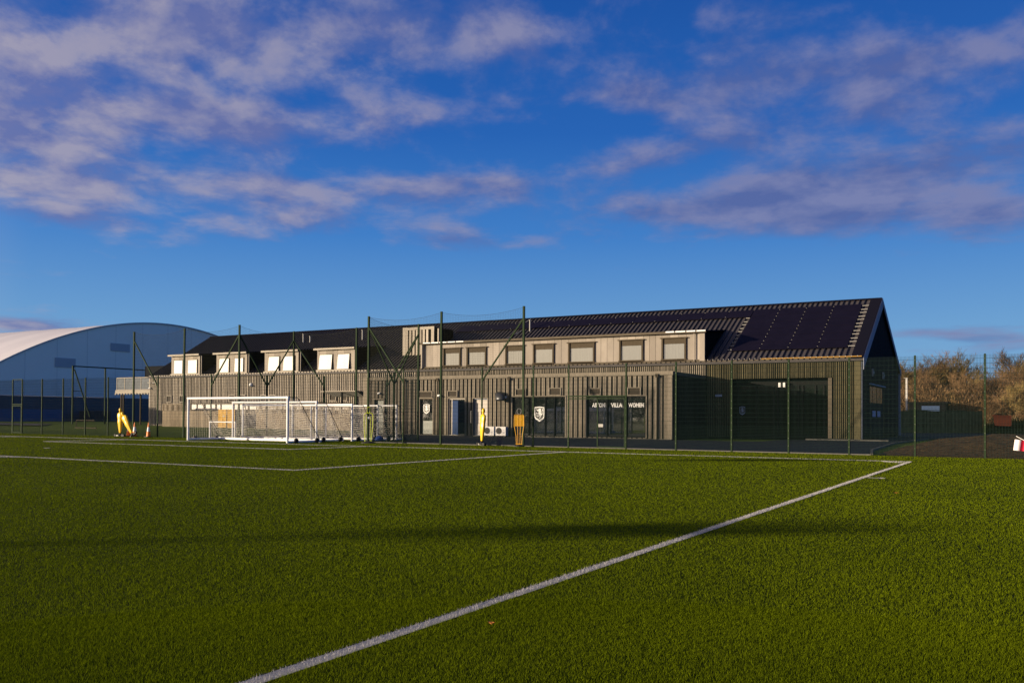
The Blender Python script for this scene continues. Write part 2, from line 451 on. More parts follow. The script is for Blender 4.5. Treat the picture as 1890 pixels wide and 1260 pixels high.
def grass():
    cx, cy = cam.location.x, cam.location.y
    cx, cy = 3.9, -34.77
    N1, N2 = 460000, 1300000
    half = math.radians(29.7 + 9)
    r_a = np.sqrt(rng.uniform(3.3 ** 2, 7.5 ** 2, N1))
    r_b = 7.5 * np.exp(rng.uniform(0, math.log(82 / 7.5), N2))
    r = np.concatenate([r_a, r_b]); th = rng.uniform(-half, half, len(r)) + YAW
    x = cx - r * np.sin(th); y = cy + r * np.cos(th)
    ok = (y < 5.33) & (x > -81) & (x < 21)
    rec = (x > -39.8) & (x < -29.3) & (y < 10.1) & (y > 5)
    ok |= rec
    x, y, r = x[ok], y[ok], r[ok]
    keep = ~line_mask(x, y); x, y, r = x[keep], y[keep], r[keep]
    ng = len(x)
    # the white fibres of the markings, sampled along each line
    lx, ly = [], []
    for i_, (x0, x1, y0, y1) in enumerate(rects):
        ys0 = max(y0, -34.77) if (x1 - x0) < 1 else y0
        if y1 <= ys0: continue
        k_ = int((x1 - x0) * (y1 - ys0) * (4200 if (x1 - x0) < 1 else 3600)); yy_ = rng.uniform(ys0, y1, k_); lx.append(rng.uniform(x0, x1, k_) + (-yy_ * SK if i_ == 0 else 0)); ly.append(yy_)
    for (c_, rr_, cnd) in arcs:
        k_ = int(rr_ * 6.283 * .12 * 3600); t_ = rng.uniform(0, 6.2832, k_); q_ = rng.uniform(rr_ - .12, rr_, k_); ax_ = c_[0] + q_ * np.cos(t_); ay_ = c_[1] + q_ * np.sin(t_)
        m_ = (ay_ < -16.5) if rr_ > 2 else ((ax_ < -.12) & (ay_ < -.12)); lx.append(ax_[m_]); ly.append(ay_[m_])
    lx.append(spot[0] + rng.uniform(-.1, .1, 200)); ly.append(spot[1] + rng.uniform(-.1, .1, 200))
    lx = np.concatenate(lx); ly = np.concatenate(ly)
    x = np.concatenate([x, lx]); y = np.concatenate([y, ly]); r = np.hypot(x - cx, y - cy)
    n = len(x)
    wd = .0029 * (np.maximum(r, 6) / 6) ** .85 * rng.uniform(.7, 1.3, n)
    patch = np.sin(x * .9 + 1.3 * np.sin(y * .55)) * np.sin(y * .7 + np.sin(x * .4)) * .10
    ht = (.019 + .012 * np.minimum(r / 40, 1)) * rng.uniform(.65, 1.25, n) * (1 + patch)
    a = rng.uniform(0, 2 * math.pi, n)
    lean = rng.uniform(.1, .85, n) * ht; la = rng.uniform(0, 2 * math.pi, n)
    white = np.arange(n) >= ng
    wd = np.where(white, np.minimum(wd, .010), wd); ht = np.where(white, ht * 1.12, ht)
    ex, ey = np.cos(a) * wd / 2, np.sin(a) * wd / 2
    V = np.empty((n, 3, 3), np.float32)
    V[:, 0] = np.stack([x - ex, y - ey, np.zeros(n)], 1)
    V[:, 1] = np.stack([x + ex, y + ey, np.zeros(n)], 1)
    V[:, 2] = np.stack([x + np.cos(la) * lean, y + np.sin(la) * lean, ht], 1)
    me = bpy.data.meshes.new('artificial_grass')
    me.vertices.add(n * 3); me.vertices.foreach_set('co', V.ravel())
    me.loops.add(n * 3); me.loops.foreach_set('vertex_index', np.arange(n * 3, dtype=np.int32))
    me.polygons.add(n)
    me.polygons.foreach_set('loop_start', np.arange(0, n * 3, 3, dtype=np.int32))
    me.polygons.foreach_set('material_index', white.astype(np.int32))
    me.update(calc_edges=True)
    me.materials.append(MATS['blade_green']); me.materials.append(MATS['blade_white'])
    o = bpy.data.objects.new('artificial_grass', me); C.objects.link(o)
    tag(o, 'short green artificial grass of the football pitch', 'grass', kind='stuff')
grass()

# ------------------------------------------------------------------ BUILDING
XL, XR = -82.9, -6.9
YM = 31.9; YRG = 40.55; YB = 51.2; ZE = 5.90; ZR = 10.98
SL = (ZR - ZE) / (YRG - YM)
def rz_(y): return ZE + SL * (y - YM)
bld = thing('training_building', (-45, 31.9, 0), 'long low timber clad training building with dark metal pitched roof, solar panels and dormers', 'building')

def slats(x0, x1, z0, z1, y, holes, pitch, width, depth, m, name, parent, every=None, gapw=None, jit=.0, axis='x'):
    mb = MB(); x = x0; i = 0
    while x + width <= x1 + 1e-6:
        if every and i % every == every - 1: xe = x + width
        segs = [(z0, z1)]
        for (hx0, hx1, hz0, hz1) in holes:
            if x + width > hx0 and x < hx1:
                ns = []
                for (a, c) in segs:
                    if hz0 > a: ns.append((a, min(c, hz0)))
                    if hz1 < c: ns.append((max(a, hz1), c))
                    if hz1 <= a or hz0 >= c: ns.append((a, c))
                segs = [s_ for s_ in set(ns) if s_[1] - s_[0] > .02]
        dj = random.uniform(-jit, jit)
        for (a, c) in segs:
            if axis == 'x': mb.box(x, x + width, y - depth + dj, y - .002, a, c)
            else: mb.box(y + .002, y + depth + dj, x, x + width, a, c)
        i += 1
        x += pitch + ((gapw or 0) if every and i % every == 0 else 0)
    return mb.build(name, m, parent)

def wall_cells(mb, x0, x1, z0, z1, y, holes, rev=.15):
    xs = sorted({x0, x1, *[h[0] for h in holes], *[h[1] for h in holes]}); zs = sorted({z0, z1, *[h[2] for h in holes], *[h[3] for h in holes]})
    for i in range(len(xs) - 1):
        for j in range(len(zs) - 1):
            mx, mz = (xs[i] + xs[i + 1]) / 2, (zs[j] + zs[j + 1]) / 2
            if xs[i] < x0 or xs[i + 1] > x1 or zs[j] < z0 or zs[j + 1] > z1: continue
            if any(h[0] < mx < h[1] and h[2] < mz < h[3] for h in holes): continue
            mb.quad((xs[i], y, zs[j]), (xs[i + 1], y, zs[j]), (xs[i + 1], y, zs[j + 1]), (xs[i], y, zs[j + 1]))
    for (a, c, e, f) in holes:
        mb.quad((a, y, e), (a, y + rev, e), (a, y + rev, f), (a, y, f)); mb.quad((c, y, e), (c, y, f), (c, y + rev, f), (c, y + rev, e))
        mb.quad((a, y, f), (a, y + rev, f), (c, y + rev, f), (c, y, f)); mb.quad((a, y, e), (c, y, e), (c, y + rev, e), (a, y + rev, e))

# main front wall
REC = (-15.99, -8.82, .12, 4.49)
hm = [REC]
mb = MB()
wall_cells(mb, XL, XR, -.5, ZE - .02, YM, hm, 1.1)
mb.quad((XR, YM, -.5), (XR, YB, -.5), (XR, YB, ZE), (XR, YM, ZE))
mb.add([(XR, YM, ZE), (XR, YB, ZE), (XR, YRG, ZR - .05)], [(0, 1, 2)])
mb.quad((XL, YM, -.5), (XL, YM, ZE), (XL, YB, ZE), (XL, YB, -.5))
mb.add([(XL, YM, ZE), (XL, YRG, ZR - .05), (XL, YB, ZE)], [(0, 1, 2)])
mb.quad((XL, YB, -.5), (XL, YB, ZE), (XR, YB, ZE), (XR, YB, -.5))
mb.build('wall', 'backing', bld)

# left section cladding, things set into it handled as holes
lv = [(-79.9, -79.15, 2.97, 3.58), (-77.75, -77.0, 2.97, 3.58), (-69.95, -69.2, 2.98, 3.58), (-68.35, -67.65, 2.98, 3.58), (-65.3, -64.65, 2.98, 3.56), (-64.0, -63.3, 2.98, 3.56),
      (-55.95, -55.2, 3.03, 3.66), (-54.5, -53.8, 3.03, 3.66)]
band = (-76.2, -53.4, 2.12, 2.68)
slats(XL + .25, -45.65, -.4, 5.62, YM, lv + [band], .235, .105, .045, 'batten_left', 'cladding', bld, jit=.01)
c2 = MB(); c2.box(XL - .02, XL + .2, YM - .09, YM - .001, -.4, 5.62); c2.build('corner_board', 'trim_pale', bld)
# thin strip of cladding visible above the projecting block
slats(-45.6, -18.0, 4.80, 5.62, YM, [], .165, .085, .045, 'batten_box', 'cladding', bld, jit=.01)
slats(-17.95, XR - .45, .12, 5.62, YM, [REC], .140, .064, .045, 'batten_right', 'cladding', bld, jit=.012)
t = MB(); t.box(XR - .42, XR + .02, YM - .10, YM - .003, .1, 5.7); t.build('corner_board', 'batten_right', bld)
# eaves
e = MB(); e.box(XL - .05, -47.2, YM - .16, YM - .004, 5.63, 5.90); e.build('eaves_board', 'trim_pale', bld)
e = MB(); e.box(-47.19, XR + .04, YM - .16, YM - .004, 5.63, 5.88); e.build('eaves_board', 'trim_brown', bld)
e = MB(); e.tube((-13.8, YM - .22, 5.93), (XR + .1, YM - .22, 5.93), .035, 6); e.build('gutter_edge', 'gutter_orange', bld)
for i in range(28):
    e = MB(); e.box(-17.9 + .4 * i, -17.84 + .4 * i, YM - .26, YM - .2, 5.93, 5.98); e.build('roof_clip', 'galv', bld)

# roof
rf = MB()
OV = .2; xl, xr = XL - .15, XR + .18
y0 = YM - OV; z0 = rz_(y0)
th = .16
prof = [(y0, z0), (YRG, ZR), (YB + .25, ZE - .12), (YB + .25, ZE - .12 - th), (YRG, ZR - th), (y0, z0 - th)]
rf.add([(xl, y, z) for y, z in prof] + [(xr, y, z) for y, z in prof],
       [(0, 6, 7, 1), (1, 7, 8, 2), (2, 8, 9, 3), (3, 9, 10, 4), (4, 10, 11, 5), (5, 11, 6, 0), (0, 1, 4, 5), (1, 2, 3, 4), (6, 11, 10, 7), (7, 10, 9, 8)])
roof = rf.build('roof', 'roof_metal', bld)
sm = MB()
x = xl + .2
nrm = Vector((0, -SL, 1)).normalized()
def rp(x, y, h=0): return Vector((x, y, rz_(y))) + nrm * h
while x < xr - 1.0:
    p0, p1 = rp(x, y0 + .02, .0), rp(x, YRG - .12, .0)
    w = .055; hh = .085
    sm.add([p0 - Vector((w / 2, 0, 0)) + nrm * .001, p0 + Vector((w / 2, 0, 0)) + nrm * .001, p0 + Vector((w / 2, 0, 0)) + nrm * hh, p0 - Vector((w / 2, 0, 0)) + nrm * hh,
            p1 - Vector((w / 2, 0, 0)) + nrm * .001, p1 + Vector((w / 2, 0, 0)) + nrm * .001, p1 + Vector((w / 2, 0, 0)) + nrm * hh, p1 - Vector((w / 2, 0, 0)) + nrm * hh],
           [(0, 1, 2, 3), (1, 5, 6, 2), (2, 6, 7, 3), (0, 3, 7, 4), (5, 4, 7, 6)])
    x += .405
sm.build('standing_seams', 'seam', roof)
rc = MB()
a = [rp(xl, YRG - .22, .07), rp(xl, YRG, .09)]
rc.quad(rp(xl, YRG - .16, .062), rp(xr, YRG - .16, .062), (xr, YRG, ZR + .10), (xl, YRG, ZR + .10))
rc.quad((xl, YRG, ZR + .10), (xr, YRG, ZR + .10), (xr, YRG + .2, ZR - .05), (xl, YRG + .2, ZR - .05))
rc.build('ridge_cap', 'flashing', roof)
fl = MB()
fl.quad(rp(xr - .80, y0 - .01, .09), rp(xr + .01, y0 - .01, .09), rp(xr + .01, YRG, .09), rp(xr - .80, YRG, .09))
fl.quad(rp(xr - .80, y0 - .01, .0), rp(xr - .80, y0 - .01, .09), rp(xr - .80, YRG, .09), rp(xr - .80, YRG, .0))
fl.quad(rp(xr - .80, y0 - .01, .0), rp(xr + .01, y0 - .01, .0), rp(xr + .01, y0 - .01, .09), rp(xr - .80, y0 - .01, .09))
fl.build('verge_flashing', 'flashing', roof)
vg = MB()
for s_ in (0, 1):
    if s_ == 0: pts = [(y0, z0), (YRG, ZR)]
    else: pts = [(YRG, ZR), (YB + .25, ZE - .12)]
    (ya, za), (yb, zb) = pts
    w = .78 if s_ == 0 else .40
    vg.add([(xr + .02, ya, za + .05), (xr + .02, yb, zb + .05), (xr + .02, yb, zb - w), (xr + .02, ya, za - w),
            (xr + .06, ya, za + .05), (xr + .06, yb, zb + .05), (xr + .06, yb, zb - w), (xr + .06, ya, za - w)],
           [(0, 1, 2, 3), (7, 6, 5, 4), (0, 4, 5, 1), (3, 2, 6, 7), (0, 3, 7, 4), (1, 5, 6, 2)])
vg.box(xr - .30, xr + .02, YB - .05, YB + .2, .12, ZE - .3)
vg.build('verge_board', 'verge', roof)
q = MB(); q.box(XR + .052, XR + .12, YM - .10, YM + .14, .12, z0 - .2); q.build('corner_trim', 'corner_shaded', bld)
# gable cladding (dark vertical boards) and its openings
gh = [(35.5, 42.4, 1.2, 4.05)]
gb = MB(); y = YM + .1
while y < YB - .2:
    top = (ZE + SL * (y - YM) if y < YRG else ZR - (ZR - ZE) * (y - YRG) / (YB - YRG)) - .30
    segs = [(.12, top)]
    if 35.4 < y < 42.4: segs = [(4.12, top), (.12, .25)] if y > 36 else [(4.12, top), (.12, 1.2)]
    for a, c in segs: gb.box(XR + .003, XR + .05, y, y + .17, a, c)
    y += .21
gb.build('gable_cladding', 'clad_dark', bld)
gw = MB(); gw.box(XR + .002, XR + .03, 35.5, 42.3, .2, 4.05)
gwo = gw.build('gable_window', 'frame_dark', bld)
q = MB()
for (a, c) in ((35.6, 36.7), (36.9, 38.6), (38.85, 40.3), (40.5, 41.5)): q.box(XR + .032, XR + .05, a, c, 2.75, 3.95)
q.build('pane', 'gable_reflection', gwo)
for (a, c) in ((36.7, 38.2), (39.1, 40.5)):
    q = MB(); q.box(XR + .052, XR + .06, a, c, 1.7, 2.15); q.build('notice', 'poster', gwo)
q = MB(); q.box(XR + .03, XR + .16, 35.2, 42.7, 4.06, 4.16); q.build('lintel', 'verge', gwo)
for (yy, zz) in ((36.3, 5.0), (41.6, 5.0)):
    q = MB(); q.box(XR + .05, XR + .14, yy, yy + .35, zz - .26, zz + .26); q.box(XR + .05, XR + .2, yy + .02, yy + .33, zz - .1, zz + .1)
    q.build('wall_light', 'galv', bld)

# recessed entrance at the right end of the front
rec = MB(); yb_ = YM + 1.1
rec.quad((REC[0], yb_, REC[2]), (REC[1], yb_, REC[2]), (REC[1], yb_, REC[3]), (REC[0], yb_, REC[3]))
rg = rec.build('entrance_glazing', 'glass_dim', bld)
f = MB()
for xx in (-15.9, -14.5, -13.2, -12.9, -11.4, -11.1, -10.2, -9.6, -8.95): f.box(xx - .06, xx + .06, yb_ - .10, yb_ - .004, REC[2], REC[3])
f.box(REC[0], REC[1], yb_ - .11, yb_ - .101, REC[3] - .5, REC[3]); f.box(REC[0], REC[1], yb_ - .11, yb_ - .101, REC[2], REC[2] + .18)
f.build('mullions', 'frame_dark', rg)
q = MB(); q.box(-9.1, -8.83, YM - .06, YM + 1.0, .13, 4.45); q.build('reveal_board', 'trim_brown', bld)
for xx in (-12.75, -12.42):
    q = MB(); q.box(xx, xx + .16, YM + .55, YM + .7, 3.85, 4.18); q.build('entrance_light', 'camera_white', bld)
q = MB(); q.box(-17.3, -16.8, YM - .14, YM - .075, 3.16, 3.32); q.build('wall_sign', 'poster', bld)

# --- crest
def crest(cx_, cz_, w, h, y, parent, m='crest_white'):
    """shield outline with a rearing lion silhouette"""
    def P(u, v): return (cx_ + u * w / 2, cz_ + v * h / 2)
    out = [(-1, .9), (-.75, .93), (-.35, .96), (0, 1), (.35, .96), (.75, .93), (1, .9), (1, .2), (.98, -.4), (.8, -.62), (.45, -.78), (.12, -.9), (0, -1), (-.12, -.9), (-.45, -.78), (-.8, -.62), (-.98, -.4), (-1, .2)]
    inn = [(u * .84, v * .86 + .02) for u, v in out]
    inn2 = [(u * .80, v * .82 + .02) for u, v in out]
    mb = MB()
    n = len(out)
    v = [(P(*p)[0], y, P(*p)[1]) for p in out] + [(P(*p)[0], y, P(*p)[1]) for p in inn]
    mb.add(v, [(i, (i + 1) % n, n + (i + 1) % n, n + i) for i in range(n)])
    lion = [[(-.10, .70), (.05, .78), (.22, .74), (.32, .62), (.28, .50), (.36, .36), (.30, .20), (.38, .04), (.30, -.14), (.10, -.16), (-.10, -.10), (-.22, .06), (-.18, .24), (-.24, .42), (-.30, .56)],   # head, mane and body
            [(-.2, .36), (-.46, .44), (-.62, .62), (-.52, .66), (-.36, .56), (-.14, .50)],      # raised fore paw
            [(-.22, .16), (-.52, .14), (-.66, .26), (-.70, .14), (-.54, .02), (-.18, .02)],
            [(.06, -.08), (-.28, -.18), (-.46, -.10), (-.60, -.18), (-.44, -.30), (-.18, -.32), (.10, -.24)],   # hind leg forward
            [(.12, -.12), (.34, -.14), (.38, -.30), (.18, -.44), (.20, -.56), (-.04, -.58), (-.02, -.48), (.06, -.42), (.10, -.30)],
            [(.32, -.02), (.50, .10), (.46, .30), (.58, .44), (.52, .60), (.66, .70), (.72, .52), (.62, .38), (.60, .22), (.66, .06), (.52, -.10), (.36, -.14)],   # tail
            [(-.62, -.50), (-.40, -.58), (-.10, -.70), (.10, -.70), (.40, -.58), (.62, -.50), (.62, -.56), (.40, -.66), (.0, -.78), (-.40, -.66), (-.62, -.56)]]
    from mathutils.geometry import tessellate_polygon
    for poly in lion:
        pts = [Vector((P(*p)[0], y - .001, P(*p)[1])) for p in poly]
        o = [(p.x, p.y, p.z) for p in pts]
        mb.add(o, [tuple(tri) for tri in tessellate_polygon([pts])])
    mb.build('crest', m, parent)
    k = MB(); vv = [(P(*p)[0], y + .002, P(*p)[1]) for p in inn]
    k.add(vv, [tuple(range(n))]); k.build('crest_field', 'crest_black', parent)

def text_mesh(s, size, x, y, z, parent, m, name='lettering', off=.02, sx=1.0, ang=0):
    cu = bpy.data.curves.new('t', 'FONT'); cu.body = s; cu.size = size; cu.offset = off * size; cu.fill_mode = 'FRONT'
    to = bpy.data.objects.new('t', cu); C.objects.link(to)
    bpy.context.view_layer.update()
    dg = bpy.context.evaluated_depsgraph_get()
    me = bpy.data.meshes.new_from_object(to.evaluated_get(dg))
    bpy.data.objects.remove(to)
    off_ = ORG.get(parent.name, Vector((0, 0, 0)))
    for v in me.vertices:
        px, py = v.co.x * sx, v.co.y
        v.co = (x + px - off_.x, y - off_.y, z + py - off_.z)
    me.materials.clear(); me.materials.append(MATS[m]); me.name = name
    o = bpy.data.objects.new(name, me); C.objects.link(o); o.parent = parent
    return o

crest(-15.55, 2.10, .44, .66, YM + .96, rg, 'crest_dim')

# --- projecting ground-floor block
BX0, BX1, BY, BZ = -45.58, -18.12, 24.6, 4.76
openings = dict(door_a=(-44.45, -43.45, .0, 2.92), door_b=(-39.7, -38.42, .0, 2.95), door_c=(-36.92, -35.3, .0, 2.95), door_d=(-34.55, -33.2, .0, 2.95),
                win_a=(-30.95, -26.4, .08, 3.05), win_b=(-24.65, -20.03, .10, 3.05))
bh = list(openings.values())
bm_ = MB(); wall_cells(bm_, BX0, BX1, -.3, BZ - .02, BY, bh, .22)
bm_.quad((BX1, BY, -.3), (BX1, YM, -.3), (BX1, YM, BZ - .02), (BX1, BY, BZ - .02))
bm_.quad((BX0, BY, -.3), (BX0, BY, BZ - .02), (BX0, YM, BZ - .02), (BX0, YM, -.3))
for h in bh:
    bm_.quad((h[0], BY + .9, h[2]), (h[1], BY + .9, h[2]), (h[1], BY + .9, h[3]), (h[0], BY + .9, h[3]))
bm_.build('block_wall', 'backing', bld)
vents = [(-39.8, -38.5, 3.08, 3.5), (-36.9, -36.08, 3.12, 3.52), (-30.6, -29.8, 3.2, 3.6), (-27.7, -26.8, 3.2, 3.64), (-24.4, -23.55, 3.2, 3.6), (-21.35, -20.45, 3.15, 3.62)]
slats(BX0 + .45, BX1 - .3, .04, 4.5, BY, bh + vents, .088, .076, .045, 'batten_box', 'cladding', bld, every=3, gapw=.125, jit=.010)
slats(BY + .12, YM - .1, .04, 4.5, BX1, [], .128, .09, .05, 'clad_dark', 'side_cladding', bld, axis='y')  # block side boards near-black; shade of this face is put into the colour
q = MB(); q.box(BX1 - .28, BX1 + .06, BY - .09, BY - .003, .04, 4.5); q.build('corner_board', 'batten_box', bld); q = MB(); q.box(BX0 - .05, BX0 + .42, BY - .09, BY - .003, -.1, 4.5); q.build('corner_board', 'batten_box', bld)
q = MB(); q.box(BX0 - .08, BX1 + .09, BY - .13, YM - .1, 4.505, BZ); q.build('block_roof', 'trim_brown', bld)
q = MB(); q.box(BX0 - .1, BX1 + .12, BY - .155, BY - .132, 4.50, BZ + .02); q.build('fascia', 'batten_box', bld)
q = MB(); q.box(BX0, BX1, BY - .12, BY - .005, -.02, .05); q.build('threshold', 'kerb', bld)
for v in vents + lv:
    yv = BY if v in vents else YM
    mm = 'batten_box' if v in vents else 'trim_pale'
    q = MB(); a = .07
    q.box(v[0] - a, v[1] + a, yv - .12, yv - .01, v[3], v[3] + a); q.box(v[0] - a, v[1] + a, yv - .12, yv - .01, v[2] - a, v[2])
    q.box(v[0] - a, v[0], yv - .119, yv - .01, v[2], v[3]); q.box(v[1], v[1] + a, yv - .119, yv - .01, v[2], v[3])
    vo = q.build('vent', mm, bld)
    q = MB(); nl = 5
    for i in range(nl):
        zz = v[2] + (v[3] - v[2]) * (i + .1) / nl
        q.add([(v[0], yv - .08, zz), (v[1], yv - .08, zz), (v[1], yv - .02, zz + .09), (v[0], yv - .02, zz + .09)], [(0, 1, 2, 3)])
    q.box(v[0], v[1], yv - .018, yv - .008, v[2], v[3])
    q.build('louvre', 'vent_dark', vo)

def framed(name, h, y, fm, pm, parent, mull=(), fw_=.07, glass_y=.14):
    q = MB(); x0, x1, z0, z1 = h
    q.box(x0, x0 + fw_, y + .02, y + .2, z0, z1); q.box(x1 - fw_, x1, y + .02, y + .2, z0, z1)
    q.box(x0 + fw_, x1 - fw_, y + .021, y + .2, z1 - fw_, z1); q.box(x0 + fw_, x1 - fw_, y + .021, y + .2, z0, z0 + fw_)
    for m_ in mull: q.box(m_ - fw_ / 2, m_ + fw_ / 2, y + .022, y + .2, z0 + fw_, z1 - fw_)
    o = q.build(name, fm, parent)
    q = MB(); q.box(x0 + fw_, x1 - fw_, y + glass_y, y + glass_y + .01, z0 + fw_, z1 - fw_)
    q.build('pane', pm, o)
    q = MB(); q.box(x0 - .08, x1 + .08, y - .10, y - .004, z1, z1 + .07); q.box(x0 - .075, x0 - .005, y - .09, y - .004, z0, z1); q.box(x1 + .005, x1 + .075, y - .09, y - .004, z0, z1)
    q.build('surround', 'batten_box', o)
    return o
wa = framed('window', openings['win_a'], BY, 'frame_dark', 'glass_dark', bld, (-29.55, -28.15, -27.35))
crest(-28.62, 1.74, .84, 1.16, BY + .012, wa)
wb = framed('window', openings['win_b'], BY, 'frame_dark', 'glass_dark', bld, (-23.05, -21.55))
text_mesh('ASTON', .40, -24.22, BY + .012, 2.28, wb, 'crest_white', off=.03, sx=.78)
text_mesh('VILLA', .40, -22.72, BY + .012, 2.28, wb, 'crest_white', off=.03, sx=.85)
text_mesh('WOMEN', .40, -21.36, BY + .012, 2.28, wb, 'crest_white', off=.03, sx=.74)
d1 = framed('door', openings['door_b'], BY, 'frame_brown', 'glass_dark', bld)
q = MB(); q.box(-39.55, -38.55, BY + .115, BY + .13, .1, 1.15); q.build('door_panel', 'door_grey', d1)
crest(-39.1, 2.12, .62, .82, BY + .012, d1)
d2 = framed('door', openings['door_c'], BY, 'door_white', 'glass_dark', bld, (-36.6,))
q = MB()
p0 = Vector((-36.5, BY - .02, 0)); p1 = Vector((-35.35, BY - .95, 0))
q.sqbar((p0.x, p0.y, 1.45), (p1.x, p1.y, 1.45), .05, h=2.7); q.build('door_leaf', 'door_blue', d2)
q = MB(); q.tube((-35.6, BY - .80, 1.05), (-35.55, BY - .88, 1.05), .03, 8); q.build('door_knob', 'galv', d2)
d3 = framed('door', openings['door_d'], BY, 'door_blue', 'door_white', bld)
q = MB(); q.path([(-34.6, BY - .12, 1.05), (-34.6, BY - .26, 1.05), (-34.6, BY - .26, 1.95), (-34.6, BY - .12, 1.95)], .02, 6); q.build('pull_handle', 'galv', d3)
d0 = framed('door', openings['door_a'], BY, 'frame_brown', 'door_grey', bld)
# rain-water pipes on the block
for xx in (-31.2, -37.9, -41.2, -19.15):
    q = MB(); q.tube((xx, BY - .14, .05), (xx, BY - .14, 4.5), .05, 8); q.box(xx - .1, xx + .1, BY - .24, BY - .158, 4.35, 4.6); q.build('downpipe', 'frame_brown', bld)
# extractor cowl
q = MB(); rings = []
for i in range(9):
    a = math.pi * (i / 8.0) * .55; cz = 3.05; R0 = .32
    c = Vector((-32.1 + .35 * math.sin(a), BY - .1 - .45 * math.sin(a), 2.85 + .42 * math.cos(a)))
    t_ = Vector((0, -math.cos(a), -.56 * math.sin(a))).normalized()
    n_ = Vector((1, 0, 0)); bn = t_.cross(n_)
    rings.append([c + n_ * (math.cos(k * math.pi / 6) * .42) + bn * (math.sin(k * math.pi / 6) * .20) for k in range(12)])
q.loft(rings); q.build('extractor_cowl', 'duct', bld, smooth=True)
# cameras and lamps on the block
for (xx, zz, yy) in ((-43.9, 3.42, BY), (-37.75, 3.2, BY), (-84.2 + 1.5, 4.5, YM), (-66.8, 4.65, YM), (-31.55, 3.05, BY)):
    q = MB(); q.box(xx - .12, xx + .12, yy - .2, yy - .08, zz - .07, zz + .07); q.tube((xx, yy - .15, zz), (xx + .16, yy - .34, zz - .06), .06, 8)
    q.build('security_camera', 'camera_white', bld)
for (xx, zz) in ((-82.2, 5.1),):
    q = MB(); q.tube((xx, YM - .06, zz), (xx, YM - .3, zz), .03, 6); q.tube((xx - .7, YM - .3, zz + .02), (xx - .15, YM - .3, zz - .03), .06, 6); q.tube((xx + .7, YM - .3, zz + .02), (xx + .15, YM - .3, zz - .03), .06, 6)
    q.build('twin_floodlight', 'galv', bld)
q = MB()
rings = []
for i in range(7):
    a = i / 6 * math.pi / 2
    rings.append([(-66.75 + .22 * math.cos(a) * math.cos(k * math.pi / 5), YM - .08 - .2 * math.sin(a), 4.68 + .22 * math.cos(a) * math.sin(k * math.pi / 5)) for k in range(10)])
q.loft(rings); q.build('bulkhead_lamp', 'camera_white', bld, smooth=True)

# high band of white blinds on the left part
q = MB(); q.box(band[0], band[1], YM - .05, YM - .006, band[2], band[3]); bw = q.build('band_window', 'blind_white', bld)
q = MB(); q.box(band[0] - .1, band[1] + .1, YM - .14, YM - .004, band[3], band[3] + .12); q.box(band[0] - .1, band[1] + .1, YM - .14, YM - .004, band[2] - .08, band[2])
for xx in (-76.1, -75.0, -73.9, -72.1, -71.3, -69.3, -68.6, -67.2, -65.5, -64.6, -63.0, -62.3, -60.6, -59.6, -58.1, -57.2, -55.7, -53.5): q.box(xx, xx + random.uniform(.08, .28), YM - .10, YM - .051, band[2], band[3])
q.build('band_frame', 'frame_brown', bw)
# porch canopy beside the block
q = MB(); q.box(-56.1, -51.6, YM - 1.3, YM - .07, 3.82, 3.90); cn = q.build('canopy', 'trim_pale', bld)
q = MB(); q.add([(-55.7, YM - 1.2, 3.82), (-51.6, YM - 1.2, 3.82), (-51.6, YM - .1, 3.35), (-55.3, YM - .1, 3.35)], [(0, 1, 2, 3)]); q.build('canopy_soffit', 'galv', cn)
q = MB(); q.box(-53.6, -53.45, YM - 1.15, YM - 1.0, -.1, 3.8); q.build('canopy_post', 'frame_dark', cn)

